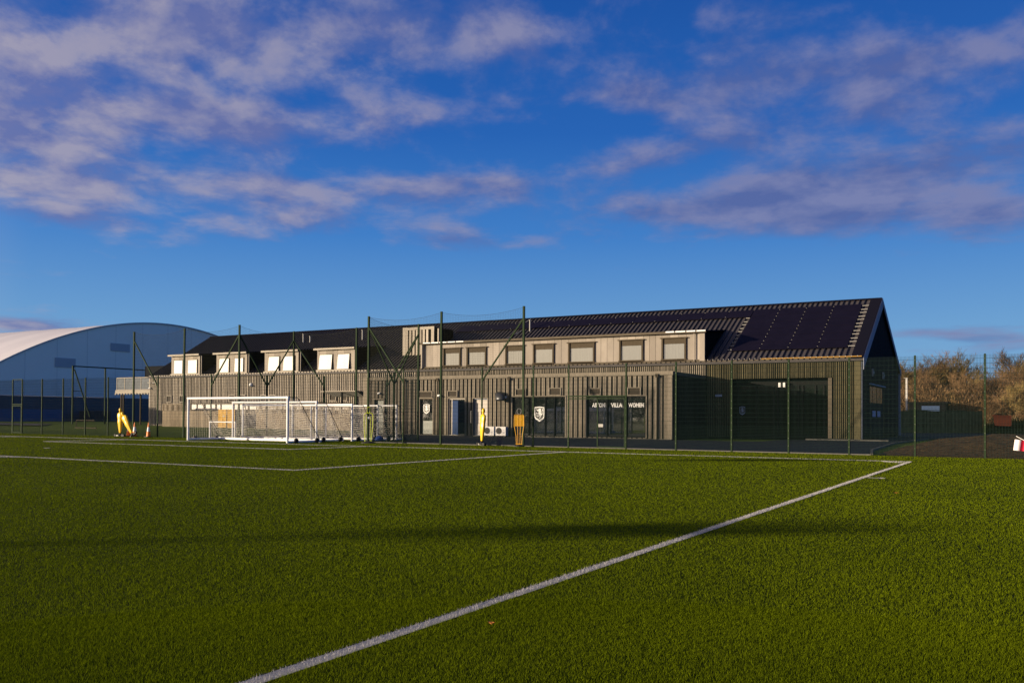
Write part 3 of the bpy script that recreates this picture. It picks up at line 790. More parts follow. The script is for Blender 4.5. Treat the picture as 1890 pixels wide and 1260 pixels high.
# --- dormers
def dormer(x0, x1, ztop, windows, name='dormer', open_t=0.0, cap='trim_pale', face='ply', big=False):
    q = MB(); yr = YM + (ztop - ZE) / SL
    back = YM + (ztop - ZE + .35) / (SL - .10)
    zb = ztop + .10 * (back - YM)
    q.box(x0, x1, YM + .02, YM + .06, ZE + .02, ztop - .02)
    # cheeks
    for xx in (x0, x1):
        q.add([(xx, YM + .02, ZE), (xx, YM + .02, ztop), (xx, back - .3, zb - .1)], [(0, 1, 2)])
    d = q.build(name, 'backing', bld)
    q = MB(); o_ = .18
    q.add([(x0 - o_, YM - .35, ztop), (x1 + o_, YM - .35, ztop), (x1 + o_, back, zb), (x0 - o_, back, zb),
           (x0 - o_, YM - .35, ztop + .10), (x1 + o_, YM - .35, ztop + .10), (x1 + o_, back, zb + .10), (x0 - o_, back, zb + .10)],
          [(0, 3, 2, 1), (4, 5, 6, 7), (0, 1, 5, 4), (1, 2, 6, 5), (2, 3, 7, 6), (3, 0, 4, 7)])
    q.build('dormer_roof', 'flashing', d)
    q = MB(); q.box(x0 - o_, x1 + o_, YM - .40, YM - .352, ztop - .06, ztop + .12); q.build('dormer_fascia', cap, d)
    # face boards between windows
    q = MB()
    zf0, zf1 = ZE + .05, ztop - .01
    xs = x0 + .02
    bounds = sorted([(w[0], w[1]) for w in windows])
    gaps = []; cur = x0 + .02
    for (a, c) in bounds: gaps.append((cur, a)); cur = c
    gaps.append((cur, x1 - .02))
    for (a, c) in gaps:
        n = max(1, round((c - a) / .62)); w_ = (c - a) / n
        for i in range(n): q.box(a + i * w_ + .012, a + (i + 1) * w_ - .012, YM - .04, YM + .018, zf0, zf1)
    for w in windows:
        n = max(1, round((w[1] - w[0]) / .7)); w_ = (w[1] - w[0]) / n
        for i in range(n): q.box(w[0] + i * w_ + .006, w[0] + (i + 1) * w_ - .006, YM - .04, YM + .018, w[3], zf1)
        q.box(w[0] + .006, w[1] - .006, YM - .04, YM + .018, zf0, w[2])
    q.build('face_boards', face, d)
    for w in windows:
        wx0, wx1, wz0, wz1 = w
        q = MB(); a = .09
        if big:
            q.box(wx0 - .12, wx1 + .12, YM - .20, YM - .045, wz1, wz1 + .07)
            q.box(wx0, wx1, YM - .07, YM + .015, wz1 - .42, wz1)
            q.box(wx0, wx0 + .13, YM - .16, YM + .016, wz0, wz1 - .001); q.box(wx1 - .13, wx1, YM - .16, YM + .016, wz0, wz1 - .001)
            q.box(wx0 - .05, wx1 + .05, YM - .14, YM + .014, wz0 - .04, wz0 + .14)
            fo = q.build('window_frame', 'frame_brown', d)
            q = MB(); q.box(wx0 + .13, wx1 - .13, YM - .012, YM + .0, wz0 + .14, wz1 - .42); q.build('window_pane', 'glass_blind', d)
        else:
            q.box(wx0, wx0 + a, YM - .10, YM + .016, wz0, wz1); q.box(wx1 - a, wx1, YM - .10, YM + .016, wz0, wz1)
            q.box(wx0 + a, wx1 - a, YM - .10, YM + .015, wz1 - a, wz1); q.box(wx0 + a, wx1 - a, YM - .10, YM + .015, wz0, wz0 + a)
            q.build('window_frame', 'frame_brown', d)
            q = MB(); t_ = open_t
            q.add([(wx0 + .08, YM - .12 - t_, wz0 + .06), (wx1 - .08, YM - .12 - t_ * .8, wz0 + .06), (wx1 - .08, YM - .12, wz1 - .06), (wx0 + .08, YM - .12, wz1 - .06),
                   (wx0 + .08, YM - .09 - t_, wz0 + .06), (wx1 - .08, YM - .09 - t_ * .8, wz0 + .06), (wx1 - .08, YM - .09, wz1 - .06), (wx0 + .08, YM - .09, wz1 - .06)],
                  [(0, 1, 2, 3), (7, 6, 5, 4), (0, 4, 5, 1), (1, 5, 6, 2), (2, 6, 7, 3), (3, 7, 4, 0)])
            q.build('window_pane', 'blind_white', d)
    q = MB(); q.box(x0 - .05, x1 + .05, YM - .14, YM - .045, ZE - .0, ZE + .12); q.build('dormer_sill', cap, d)
    return d
for (x0, x1, w, t_) in ((-79.25, -74.6, [(-78.75, -77.25), (-76.5, -74.95)], .02), (-72.05, -67.4, [(-71.55, -70.0), (-69.25, -67.85)], .03),
                     (-64.9, -60.15, [(-64.3, -62.7), (-62.2, -60.6)], .10), (-57.7, -52.85, [(-57.35, -55.6), (-55.0, -53.4)], .17)):
    d = dormer(x0, x1, 8.02, [(a, c, 6.0, 7.56) for a, c in w], open_t=t_)
    q = MB(); q.tube((x1 + .3, YM - .08, 5.95), (x1 + .3, YM - .08, 7.95), .06, 6); q.build('downpipe', 'trim_pale', d)
ld = dormer(-45.0, -18.15, 8.12, [(-42.5, -40.6, 5.98, 7.62), (-39.95, -37.9, 5.98, 7.62), (-35.95, -34.1, 5.98, 7.62), (-33.2, -31.2, 5.98, 7.66), (-29.85, -27.45, 5.98, 7.66), (-25.25, -23.2, 5.98, 7.70), (-21.65, -19.65, 5.98, 7.72)],
            name='long_dormer', cap='trim_brown', big=True)
q = MB(); q.box(-19.0, -18.94, YM - .22, YM - .16, ZE, 8.1); q.box(-18.55, -18.15, YM - .16, YM - .05, ZE, 8.1); q.build('downpipe', 'ply', ld)
q = MB(); q.tube((-44.75, YM - .2, ZE), (-44.75, YM - .2, 8.1), .12, 8); q.build('downpipe', 'trim_pale', ld)
q = MB()
for (a, c) in ((-21.2, -20.5), (-20.4, -19.6), (-19.5, -18.8), (-18.7, -18.0)): q.box(a, c, YM - .44, YM - .41, 8.14, 8.25)
for a in np.arange(-44.5, -40, .9): q.box(a, a + .8, YM - .44, YM - .41, 8.14, 8.22)
q.build('eaves_clip', 'camera_white', ld)

# plant tower on the roof
q = MB(); q.box(-48.85, -45.35, 34.32, 37.6, 7.2, 9.95); tw = q.build('roof_tower', 'backing', bld)
slats(-48.6, -45.75, 7.32, 9.75, 34.32, [], .40, .25, .05, 'batten_left', 'tower_cladding', tw)
q = MB(); q.box(-48.95, -45.25, 34.24, 34.318, 9.76, 10.02); q.box(-48.95, -48.62, 34.25, 34.317, 7.22, 9.755); q.box(-45.6, -45.27, 34.25, 34.317, 7.22, 9.755); q.box(-44.9, -44.75, 34.3, 34.4, 7.5, 9.8)
q.build('tower_trim', 'trim_pale', tw)

# solar panels
def panel(x0, x1, y0_, y1_):
    q = MB(); e_ = .012; h0, h1 = .09, .13
    P0, P1, P2, P3 = rp(x0 + e_, y0_ + e_, h0), rp(x1 - e_, y0_ + e_, h0), rp(x1 - e_, y1_ - e_, h0), rp(x0 + e_, y1_ - e_, h0)
    up_ = nrm * (h1 - h0)
    q.add([P0, P1, P2, P3, P0 + up_, P1 + up_, P2 + up_, P3 + up_], [(0, 3, 2, 1), (4, 5, 6, 7), (0, 1, 5, 4), (1, 2, 6, 5), (2, 3, 7, 6), (3, 0, 4, 7)])
    return q.build('solar_panel', 'solar', bld)
ys = np.linspace(33.05, 39.62, 7)
xs = np.linspace(-16.45, -8.0, 5)
for i in range(4):
    for j in range(6): panel(xs[i], xs[i + 1], ys[j], ys[j + 1])
xs2 = np.linspace(-45.6, -16.5, 15)
for i in range(14): panel(xs2[i], xs2[i + 1], 38.42, 39.6)
q = MB()
for j in range(6):
    for fr in (.22, .78):
        yy = ys[j] + (ys[j + 1] - ys[j]) * fr
        for (a, c) in ((-7.98, -7.5), (-16.8, -16.5)):
            if a < -16 and yy > 38.3: continue
            p = rp(a, yy, .09); pe = rp(c, yy, .09)
            q.sqbar(p, pe, .075, h=.04)
        for xx in xs[1:4]: q.sqbar(rp(xx - .03, yy, .145), rp(xx + .03, yy, .145), .05, h=.02)
for xx in xs2[1:14]:
    for yy in (38.5, 39.5): q.sqbar(rp(xx - .03, yy, .145), rp(xx + .03, yy, .145), .05, h=.02)
q.build('panel_rail', 'galv', bld)
# roof pipes
for (xx, yy, h) in ((-65.4, 38.0, .9), (-64.4, 38.0, .6), (-57.0, 37.9, 1.0), (-37.0, 38.0, 1.0), (-64.0 - 8, 33.5, .5)):
    q = MB(); q.tube((xx, yy, rz_(yy) - .1), (xx, yy, rz_(yy) + h), .07, 8); q.tube((xx, yy, rz_(yy) + h), (xx, yy, rz_(yy) + h + .08), .10, 8); q.build('roof_pipe', 'galv', bld)
q = MB(); q.path([(-39.3, 35.6, rz_(35.6) + .04), (-38.0, 38.1, rz_(38.1) + .04)], .05, 6); q.path([(-38.6, 39.7, rz_(39.7) + .04), (-38.2, 40.3, rz_(40.3) + .06)], .05, 6); q.build('conduit', 'galv', bld)
# balcony on the left end
q = MB(); q.box(-89.3, XL - .16, YM + .2, YM + 3.2, 3.95, 4.35); bal = q.build('balcony', 'trim_pale', bld)
q = MB()
for i in range(12): q.box(-89.3 + i * .52, -89.3 + i * .52 + .24, YM + .14, YM + .198, 3.82, 3.98)
q.box(-89.1, XL - .2, YM + .2, YM + .28, 5.72, 5.80); q.box(-89.1, XL - .2, YM + .22, YM + .26, 4.36, 4.42)
for i in range(5): q.box(-89.1 + i * 1.45, -89.02 + i * 1.45, YM + .2, YM + .27, 4.35, 5.72)
q.build('railing', 'trim_pale', bal)
q = MB(); q.box(-89.0, XL - .2, YM + .23, YM + .245, 4.45, 5.7); q.build('glass_screen', 'glass_clear', bal)
for (xx, yy) in ((-88.6, YM + .4), (-88.6, YM + 3.0), (-88.2, YM + .4)):
    q = MB(); q.box(xx, xx + .14, yy, yy + .14, -.1, 3.94); q.build('balcony_post', 'frame_brown', bal)
q = MB(); y_ = 38
q.box(-91.8, -91.7, y_, y_ + .1, 5.9, 7.5); q.box(-91.8, -86.5, y_, y_ + .1, 7.4, 7.5); q.box(-91.8, -84.5, y_ + .03, y_ + .06, 6.0, 7.4); q.build('terrace_screen', 'clad_dark', bld)
q = MB(); q.box(-92, XL - .16, 37, 46, 5.6, 5.95)
for xx in (-91.8, -88, -84.5): q.box(xx, xx + .15, 45, 45.15, -.1, 5.6)
q.build('rear_terrace', 'clad_dark', bld)

# ------------------------------------------------------------------ timber enclosure in front of the left wall
en = thing('timber_screen', (-74, 29.6, 0), 'weathered plank screen with open slatted top in front of the left wall', 'fence')
q = MB(); x = -77.6
while x < -66.6:
    if not (-68.8 < x < -66.6): q.box(x, x + .135, 29.5, 29.53, .0, 1.95)
    x += .15
q.build('plank_panel', 'fence_board', en)
q = MB(); x = -77.6
while x < -74.2: q.box(x, x + .09, 29.5, 29.53, 1.97, 2.58); x += .18
q.box(-77.65, -74.1, 29.48, 29.53, 2.585, 2.66)
q.build('slatted_top', 'fence_board', en)
for x in (-77.7, -75.5, -73.3, -71.1, -66.6):
    q = MB(); q.box(x, x + .1, 29.54, 29.64, -.1, 2.6 if x < -74 else 2.05); q.build('fence_post', 'fence_board', en)
gt = MB(); x = -68.9
while x < -66.5:
    if not (-67.75 < x < -67.62): gt.box(x, x + .14, 29.42, 29.45, .0, 2.08)
    x += .15
gate = gt.build('plank_gate', 'fence_board_new', en); gate['label'] = 'newer golden yellow plank gate'
q = MB(); q.box(-68.2, -67.95, 29.39, 29.418, 1.35, 1.48); q.build('gate_plate', 'galv', gate)
# second screen behind goals
en2 = thing('timber_screen', (-58, 28.5, 0), 'plain grey plank screen standing behind the stored goals', 'fence')
q = MB(); x = -62.5
while x < -50.5: q.box(x, x + .12, 28.5, 28.54, .0, 1.75); x += .135
q.build('plank_panel', 'fence_board', en2)
q = MB(); x = -62.5
while x < -50.5: q.box(x, x + .10, 28.5, 28.54, 1.77, 2.3); x += .19
q.box(-62.5, -50.4, 28.48, 28.53, 2.305, 2.38)
q.build('slatted_top', 'fence_board', en2)

# air conditioners
def aircon(x, label):
    o = thing('air_conditioner', (x, 23.9, 0), label, 'air conditioner', 'air conditioners by the wall', world_children=False)
    q = MB(); q.box(-.45, .45, -.18, .18, .0, .68); q.build('casing', 'ac_white', o, off=(0, 0, 0))
    q = MB(); q.box(.453, .47, -.179, .179, .01, .67); q.build('side_panel', 'ac_side', o, off=(0, 0, 0))
    q = MB(); q.tube((-.15, -.185, .36), (-.15, -.20, .36), .25, 20); q.build('fan_grille', 'rubber', o, off=(0, 0, 0))
    q = MB(); q.box(.2, .34, -.19, -.182, .2, .27); q.build('badge', 'door_blue', o, off=(0, 0, 0))
    q = MB(); q.box(-.4, -.3, -.18, .18, -.08, 0); q.box(.3, .4, -.18, .18, -.08, 0); q.build('foot', 'rubber', o, off=(0, 0, 0))
    o.location.z = .09
aircon(-32.55, 'white air conditioner partly hidden behind the yellow dummy')
aircon(-31.5, 'white air conditioner standing clear on the right of the pair')

# ------------------------------------------------------------------ pitch fence
FY = 5.4; FH = 4.15; TH = 7.24
fence = thing('mesh_fence', (-30, 5.4, 0), 'tall green welded mesh fence with ball-stop nets along the goal line', 'fence')
XLc, XRc, FB = -39.8, -29.3, 10.2
posts = []            # x, y, height
for x in (-79.7, -77.1, -74.5, -71.9, -69.4, -66.9, -64.5, -63.25, -60.7, -58.1, -55.46, -52.87): posts.append((x, FY, FH))
for x, h in ((-50.09, TH), (-47.55, FH), (-44.94, TH), (-42.34, FH), (XLc, TH)): posts.append((x, FY, h))
posts += [(XLc, 7.8, FH), (XLc + .02, FB, TH), (-37.0, FB, FH), (-34.27, FB, TH), (-31.75, FB, FH), (XRc, FB, TH), (XRc, 7.8, FH)]
for x, h in ((XRc, TH), (-26.78, FH), (-24.22, TH), (-21.57, FH), (-19.04, TH), (-18.45, FH), (-16.43, FH), (-13.32, FH), (-10.79, FH), (-8.14, FH), (-5.6, FH), (-3.07, FH), (-.50, FH), (2.05, FH), (4.6, FH), (7.15, FH), (9.7, FH), (12.25, FH)):
    posts.append((x, FY, h))
for (x, y, h) in posts:
    q = MB(); w = .035 if h < 5 else .05
    q.box(x - w, x + w, y - w, y + w, -.1, h)
    o = q.build('fence_post', 'post_green', fence)
    if h < 5:
        q = MB()
        for k in range(1, 13): q.box(x - .007, x + .007, y - w - .008, y - w - .002, k * .33 - .009, k * .33 + .009)
        q.build('bolts', 'galv', o)
def mesh_panel(p0, p1, z0=.04, z1=FH - .03):
    q = MB(); a = Vector(p0); c = Vector(p1); L = (c - a).length; d = (c - a) / L
    n = int(L / .05); r = .0048
    nx = Vector((-d.y, d.x, 0))
    def bar(P, Q, t):   # thin flat-ish bar (4 faces)
        dd = (Q - P).normalized(); s1 = nx * r; s2 = dd.cross(nx).normalized() * r
        vs = [P + s1, P + s2, P - s1, P - s2, Q + s1, Q + s2, Q - s1, Q - s2]
        q.add(vs, [(0, 1, 5, 4), (1, 2, 6, 5), (2, 3, 7, 6), (3, 0, 4, 7)])
    for i in range(1, n):
        p = a + d * (L * i / n); bar(Vector((p.x, p.y, z0)), Vector((p.x, p.y, z1)), 0)
    z = z0
    while z <= z1 + .001:
        pa = a + nx * .008; pb = c + nx * .008
        bar(Vector((pa.x, pa.y, z)), Vector((pb.x, pb.y, z)), 0)
        z += .0665 if z < 1.15 else .2
    return q.build('mesh_panel', 'wire_green', fence)
def runs(seq):
    for (a, c) in zip(seq[:-1], seq[1:]):
        if (a[0], c[0]) in ((-16.43, -13.32), (-64.5, -63.25)): continue
        mesh_panel((a[0], a[1], 0), (c[0], c[1], 0))
runs([(p[0], p[1]) for p in posts])
# ball-stop nets over the tall posts
def net(p0, p1, z0, z1, sag, name='ball_stop_net'):
    q = MB(); a = Vector(p0); c = Vector(p1); L = (c - a).length; d = (c - a) / L; r = .0030
    nx = Vector((-d.y, d.x, 0)); n = int(L / .1)
    def top(t): return z1 - sag * 4 * t * (1 - t)
    for i in range(n + 1):
        t = i / n; p = a + d * L * t
        q.tube((p.x, p.y, z0), (p.x, p.y, top(t)), r, 3, cap=False)
    m_ = int((z1 - z0) / .1)
    for j in range(m_ + 1):
        f_ = j / m_; pts = []
        for i in range(9):
            t = i / 8; p = a + d * L * t; pts.append((p.x, p.y, z0 + (top(t) - z0) * f_))
        q.path(pts, r if 0 < j < m_ else .008, 3)
    return q.build(name, 'twine', fence)
tall = [(-50.09, FY), (-44.94, FY), (XLc, FY)]
for a, c in ((( -50.09, FY), (-44.94, FY)), ((-44.94, FY), (XLc, FY)), ((XLc, FY), (XLc, FB)), ((XLc, FB), (-34.27, FB)), ((-34.27, FB), (XRc, FB)), ((XRc, FB), (XRc, FY)), ((XRc, FY), (-24.22, FY)), ((-24.22, FY), (-19.04, FY))):
    net((a[0], a[1], 0), (c[0], c[1], 0), FH - .05, TH - .06, .28)
def brace(p, q_):
    m_ = MB(); m_.sqbar(p, q_, .07); m_.build('brace', 'post_green', fence)
zt, zb = 6.62, 3.42
brace((-50.09, FY, zt), (-47.55, FY, zb)); brace((XLc, FY, zt), (-42.34, FY, zb))
brace((XLc, FY, zt), (XLc, 7.8, zb)); brace((XLc, FB, zt), (XLc, 7.8, zb))
brace((XLc, FB, zt), (-37.0, FB, zb)); brace((XRc, FB, zt), (-31.75, FB, zb))
brace((XRc, FB, zt), (XRc, 7.8, zb)); brace((XRc, FY, zt), (XRc, 7.8, zb))
brace((XRc, FY, zt), (-26.78, FY, zb)); brace((-19.04, FY, zt), (-21.57, FY, zb))
# gates
def gate_frame(x0, x1, xm, zh, name='gate'):
    q = MB()
    q.sqbar((x0, FY, zh + .12), (x1, FY, zh + .12), .06)
    q.sqbar((xm, FY - .02, .05), (xm, FY - .02, zh), .05); q.sqbar((x1 - .06, FY - .02, .05), (x1 - .06, FY - .02, zh), .05)
    q.sqbar((x0 + .06, FY - .02, zh), (x1 - .06, FY - .02, zh), .05); q.sqbar((xm, FY - .02, .08), (x1 - .06, FY - .02, .08), .05)
    return q.build(name, 'post_green', fence)
gg = gate_frame(-16.43, -13.32, -14.82, 2.45); gg['label'] = 'gate leaf with green tube frame in front of the lettered window'
mesh_panel((-16.43, FY, 0), (-14.82, FY, 0)); mesh_panel((-14.82, FY, 0), (-13.32, FY, 0))
q = MB(); q.box(-14.75, -14.5, FY - .08, FY - .01, 1.05, 1.2); q.build('gate_latch', 'galv', gg)
g2 = gate_frame(-64.5, -63.25, -64.42, 2.12); g2['label'] = 'narrow gate frame near the left edge of the fence'
mesh_panel((-64.5, FY, 0), (-63.25, FY, 0)); q = MB(); q.sqbar((-64.5, FY, FH), (-63.25, FY, FH), .05); q.build('head_bar', 'post_green', fence)

# ------------------------------------------------------------------ goals
def goal(name, L, R, h, depth, label, lean=0.0, tube=.055, wheels=True, dpt_dir=None, netc='net_white', top_d=.75):
    L = Vector((L[0], L[1], 0)); R = Vector((R[0], R[1], 0)); mid = (L + R) / 2
    o = thing(name, mid, label, 'goal', 'portable football goals stored along the fence')
    d = (R - L).normalized(); bk = Vector((-d.y, d.x, 0))
    if bk.y < 0: bk = -bk
    z = Vector((0, 0, 1))
    b0 = .08
    for P in (L, R):
        q = MB(); q.tube(P + z * .02, P + z * h, tube, 10); q.build('goal_post', 'goal_white', o)
    q = MB(); q.tube(L + z * (h - tube) - d * tube, R + z * (h - tube) + d * tube, tube, 10); q.build('crossbar', 'goal_white', o)
    Lb, Rb = L + bk * depth, R + bk * depth
    q = MB(); q.tube(L + z * b0, Lb + z * b0, tube * .95, 8); q.tube(R + z * b0, Rb + z * b0, tube * .95, 8); q.tube(Lb + z * b0, Rb + z * b0, tube * 1.25, 8); q.build('base_frame', 'goal_white', o)
    Lt, Rt = L + bk * top_d + z * (h - .07), R + bk * top_d + z * (h - .07)
    for P, T, Bk in ((L, Lt, Lb), (R, Rt, Rb)):
        q = MB(); q.tube(P + z * (h - .06), T, .02, 6); q.tube(T, Bk + z * b0, .018, 6); q.build('net_support', 'frame_dark', o)
    # net: back sloping face and two sides
    q = MB(); W_ = (R - L).length; n = int(W_ / .13); r = .0044
    def sagp(s, t):     # s across, t down the back
        T = Lt.lerp(Rt, s); B = (Lb + z * b0).lerp(Rb + z * b0, s)
        p = T.lerp(B, t); p += bk * (-.35 * math.sin(math.pi * t)) * (.6 + .4 * math.sin(s * 3.1)); p.z -= .06 * math.sin(s * 19) * math.sin(math.pi * t)
        return p
    mrows = int(((h) ** 2 + (depth - top_d) ** 2) ** .5 / .13)
    for i in range(n + 1):
        s = i / n
        q.path([sagp(s, t / 5) for t in range(6)], r, 3); q.tube(L.lerp(R, s) + z * (h - .05), Lt.lerp(Rt, s), r, 3, cap=False)
    for j in range(mrows + 1):
        t = j / mrows; q.path([sagp(s / 10, t) for s in range(11)], r, 3)
    for j in range(1, 6): q.tube(L.lerp(Lt, j / 6) + z * (h * (1 - j / 6) - .05 * (1 - j / 6)) if False else L + bk * (top_d * j / 6) + z * (h - .055), R + bk * (top_d * j / 6) + z * (h - .055), r, 3, cap=False)
    for P in (L, R):
        ns = int(depth / .13)
        for i in range(1, ns):
            t = i / ns; ztop = h - .06 if depth * t < top_d else (h - .07) * (1 - (depth * t - top_d) / (depth - top_d)) + b0
            q.tube(P + bk * (depth * t) + z * b0, P + bk * (depth * t) + z * ztop, r, 3, cap=False)
        j = b0 + .13
        while j < h - .1:
            dd = depth - (depth - top_d) * (j - b0) / (h - .07 - b0)
            q.tube(P + z * j, P + bk * dd + z * j, r, 3, cap=False); j += .13
    q.build('goal_net', netc, o)
    if wheels:
        for P, sgn in ((R, 1), (L, -1)):
            for f_ in (.22, .85):
                q = MB(); c = P + bk * (depth * f_) + z * .14
                q.tube(c + d * (.06 * sgn), c + d * (.14 * sgn), .14, 14); q.tube(c + d * (.14 * sgn), c + d * (.15 * sgn), .05, 8); q.build('wheel', 'rubber', o)
    return o
goal('football_goal', (-39.55, 1.3), (-31.25, 1.0), 2.56, 2.5, 'largest white goal in front, its long left half empty in front of the yellow gate', tube=.07)
goal('football_goal', (-39.1, 4.3), (-31.9, 3.95), 2.36, 2.2, 'white goal directly behind the largest front goal, taller than those behind it')
goal('football_goal', (-38.0, 8.3), (-31.05, 6.05), 2.24, 1.8, 'white goal standing at a slant inside the fence recess')
goal('football_goal', (-39.0, 5.0), (-36.7, 6.6), 2.20, 1.3, 'short white goal at the left mouth of the fence recess', wheels=False)
goal('football_goal', (-37.5, 9.5), (-30.35, 9.4), 2.22, .6, 'white goal pushed flat against the back of the recess', top_d=.3, wheels=False)
goal('football_goal', (-35.3, 8.5), (-30.7, 8.0), 2.20, 1.0, 'white goal with blue sandbag at its right foot', top_d=.3)
goal('small_goal', (-41.5, 4.6), (-39.35, 4.7), 1.12, .65, 'small low white goal seen through the largest goal', tube=.04, top_d=.15, wheels=False)
q = MB()
rings = [[(-30.4 + .05 * k + .34 * s_ * math.cos(a * math.pi / 5), 7.6 + .22 * s_ * math.sin(a * math.pi / 5), .02 + .09 * k) for a in range(10)] for k, s_ in ((0, .95), (1, 1.0), (2, .85), (3, .5), (3.6, .2))]
q.loft(rings); tag(q.build('sandbag', 'blue_bag', smooth=True), 'blue sandbag lying at the foot of a goal by the fence', 'sandbag')

# ------------------------------------------------------------------ dummies
def ell(cx_, cy_, z, a, b_, n=20, p=2.4):
    r = []
    for k in range(n):
        t = 2 * math.pi * k / n; ct, st = math.cos(t), math.sin(t)
        r.append((cx_ + a * math.copysign(abs(ct) ** (2 / p), ct), cy_ + b_ * math.copysign(abs(st) ** (2 / p), st), z))
    return r
def dummy(loc, rz, label, tilt=0.0, bar=True, tx=0):
    o = thing('training_dummy', loc, label, 'training dummy', 'yellow training dummies by the fence', rz, world_children=False)
    prof = [(.24, .075, .05), (.30, .085, .06), (.45, .11, .07), (.60, .135, .085), (.80, .17, .10), (.95, .195, .115), (1.05, .20, .12), (1.15, .19, .11), (1.28, .215, .12), (1.40, .235, .12), (1.50, .24, .115), (1.57, .225, .10), (1.62, .16, .09), (1.655, .07, .065), (1.69, .055, .055), (1.73, .075, .07), (1.79, .092, .085), (1.86, .092, .085), (1.92, .07, .07), (1.96, .03, .03)]
    q = MB(); rings = []
    for (z, a, b_) in prof:
        ring = ell(0, 0, z, a, b_, 28, 2.3 if z < 1.6 else 2)
        if z < 1.0:      # groove between the legs, front and back
            g_ = .035 * min(1, (1.0 - z) * 3)
            ring = [(x, y * (1 - g_ / max(b_, .01) * .8 * math.exp(-(x / .035) ** 2)), zz) for x, y, zz in ring]
        elif z < 1.58:   # arms held along the body
            ring = [(x, y * (1 - .25 * math.exp(-((abs(x) - a * .66) / .02) ** 2)), zz) for x, y, zz in ring]
        rings.append(ring)
    q.loft(rings); bd = q.build('body', 'yellow_plastic', o, off=(0, 0, 0), smooth=True)
    q = MB(); q.loft([ell(0, 0, z, a, a, 16, 2) for z, a in ((.05, .16), (.12, .14), (.16, .08), (.26, .07))]); q.build('base', 'rubber', o, off=(0, 0, 0), smooth=True)
    if bar:
        q = MB(); q.box(-.34, .10, -.05, .05, .035, .12); q.build('ballast_bar', 'galv', o, off=(0, 0, 0))
        for xx in (-.42, .22, .34):
            q = MB(); q.tube((xx, -.07, .085), (xx, .07, .085), .085, 14); q.build('roller', 'rubber', o, off=(0, 0, 0))
    o.rotation_euler = (tx, tilt, rz)
    return o
dummy((-50.4, 4.6, 0), .1, 'yellow upright dummy behind a leaning one near the left fence')
dummy((-48.95, 4.55, .04), .1, 'yellow dummy leaning left against the upright one', tilt=-.58, bar=True)
dummy((-21.16, 4.75, 0), -.55, 'yellow solid dummy on rollers seen side-on in front of the air conditioners', tilt=0, tx=-.05)
# wire-framed dummy with mesh torso
wd = thing('wire_dummy', (-19.0, 4.9, 0), 'orange wire frame dummy with filled torso and head loop beside the crested window', 'training dummy', None, .48, world_children=False)
Z0 = (0, 0, 0)
q = MB()
q.path([(-.24, 0, 1.58), (-.25, 0, 1.1), (-.15, 0, .55), (-.13, 0, .12)], .013, 6); q.path([(.24, 0, 1.58), (.25, 0, 1.1), (.17, 0, .55), (.14, 0, .12)], .013, 6)
q.path([(-.07, 0, 1.62), (-.07, 0, 1.1), (-.05, 0, .12)], .012, 6); q.path([(.07, 0, 1.62), (.07, 0, 1.1), (.05, 0, .12)], .012, 6)
q.path([(-.24, 0, 1.58), (-.21, 0, 1.63), (.21, 0, 1.63), (.24, 0, 1.58)], .013, 6); q.path([(-.25, 0, 1.06), (.25, 0, 1.06)], .013, 6); q.path([(-.16, 0, .13), (.16, 0, .13)], .03, 6)
q.build('frame', 'orange_plastic', wd, off=Z0)
q = MB(); q.path([(.11 * math.cos(a), 0, 1.80 + .13 * math.sin(a)) for a in [math.radians(-70 + 320 / 14 * i - 0) + 0 for i in range(0, 0)]] or [(.04, 0, 1.63), (.045, 0, 1.68), (.10, 0, 1.76), (.105, 0, 1.86), (.06, 0, 1.93), (0, 0, 1.95), (-.06, 0, 1.93), (-.105, 0, 1.86), (-.10, 0, 1.76), (-.045, 0, 1.68), (-.04, 0, 1.63)], .012, 6)
q.build('head_loop', 'galv', wd, off=Z0)
q = MB()
for i in range(22): q.box(-.232 + i * .0215, -.232 + i * .0215 + .017, -.003, .003, 1.07, 1.60)
q.build('torso_panel', 'orange_plastic', wd, off=Z0)
q = MB(); q.tube((.14, -.006, 1.40), (.14, -.012, 1.40), .05, 14); q.box(-.2, -.06, -.012, -.006, 1.385, 1.42); q.build('badge', 'yellow_plastic', wd, off=Z0)
q = MB(); q.loft([ell(0, 0, z, a, a * .7, 16, 2) for z, a in ((.0, .26), (.05, .25), (.09, .10), (.12, .08))]); q.build('base', 'rubber', wd, off=Z0)
# neon hoop dummy
nd_ = thing('wire_dummy', (-28.35, 4.3, 0), 'neon yellow hoop outline dummy in front of the tall fence corner post', 'training dummy', None, .55, world_children=False)
q = MB(); q.path([(-.20, 0, .1), (-.24, 0, 1.0), (-.25, 0, 1.52), (-.22, 0, 1.62), (-.15, 0, 1.68), (.15, 0, 1.68), (.22, 0, 1.62), (.25, 0, 1.52), (.24, 0, 1.0), (.16, 0, .1)], .02, 6); q.path([(-.20, 0, .1), (.16, 0, .1)], .02, 6)
q.path([(-.14, 0, .1), (-.12, 0, 1.5)], .012, 6); q.path([(.10, 0, .1), (.12, 0, 1.5)], .012, 6)
q.build('frame', 'neon', nd_, off=Z0)
q = MB(); q.path([(.04, 0, 1.68), (.08, 0, 1.8), (.085, 0, 1.92), (.04, 0, 2.02), (-.04, 0, 2.02), (-.085, 0, 1.92), (-.08, 0, 1.8), (-.04, 0, 1.68)], .014, 6); q.build('head_loop', 'neon', nd_, off=Z0)
q = MB(); q.tube((0, -.01, 1.42), (0, -.02, 1.42), .06, 12); q.build('badge', 'camera_white', nd_, off=Z0)
q = MB(); q.loft([ell(0, 0, z, a, a * .6, 16, 2) for z, a in ((.0, .42), (.05, .40), (.09, .2), (.12, .16))]); q.build('base', 'rubber', nd_, off=Z0)

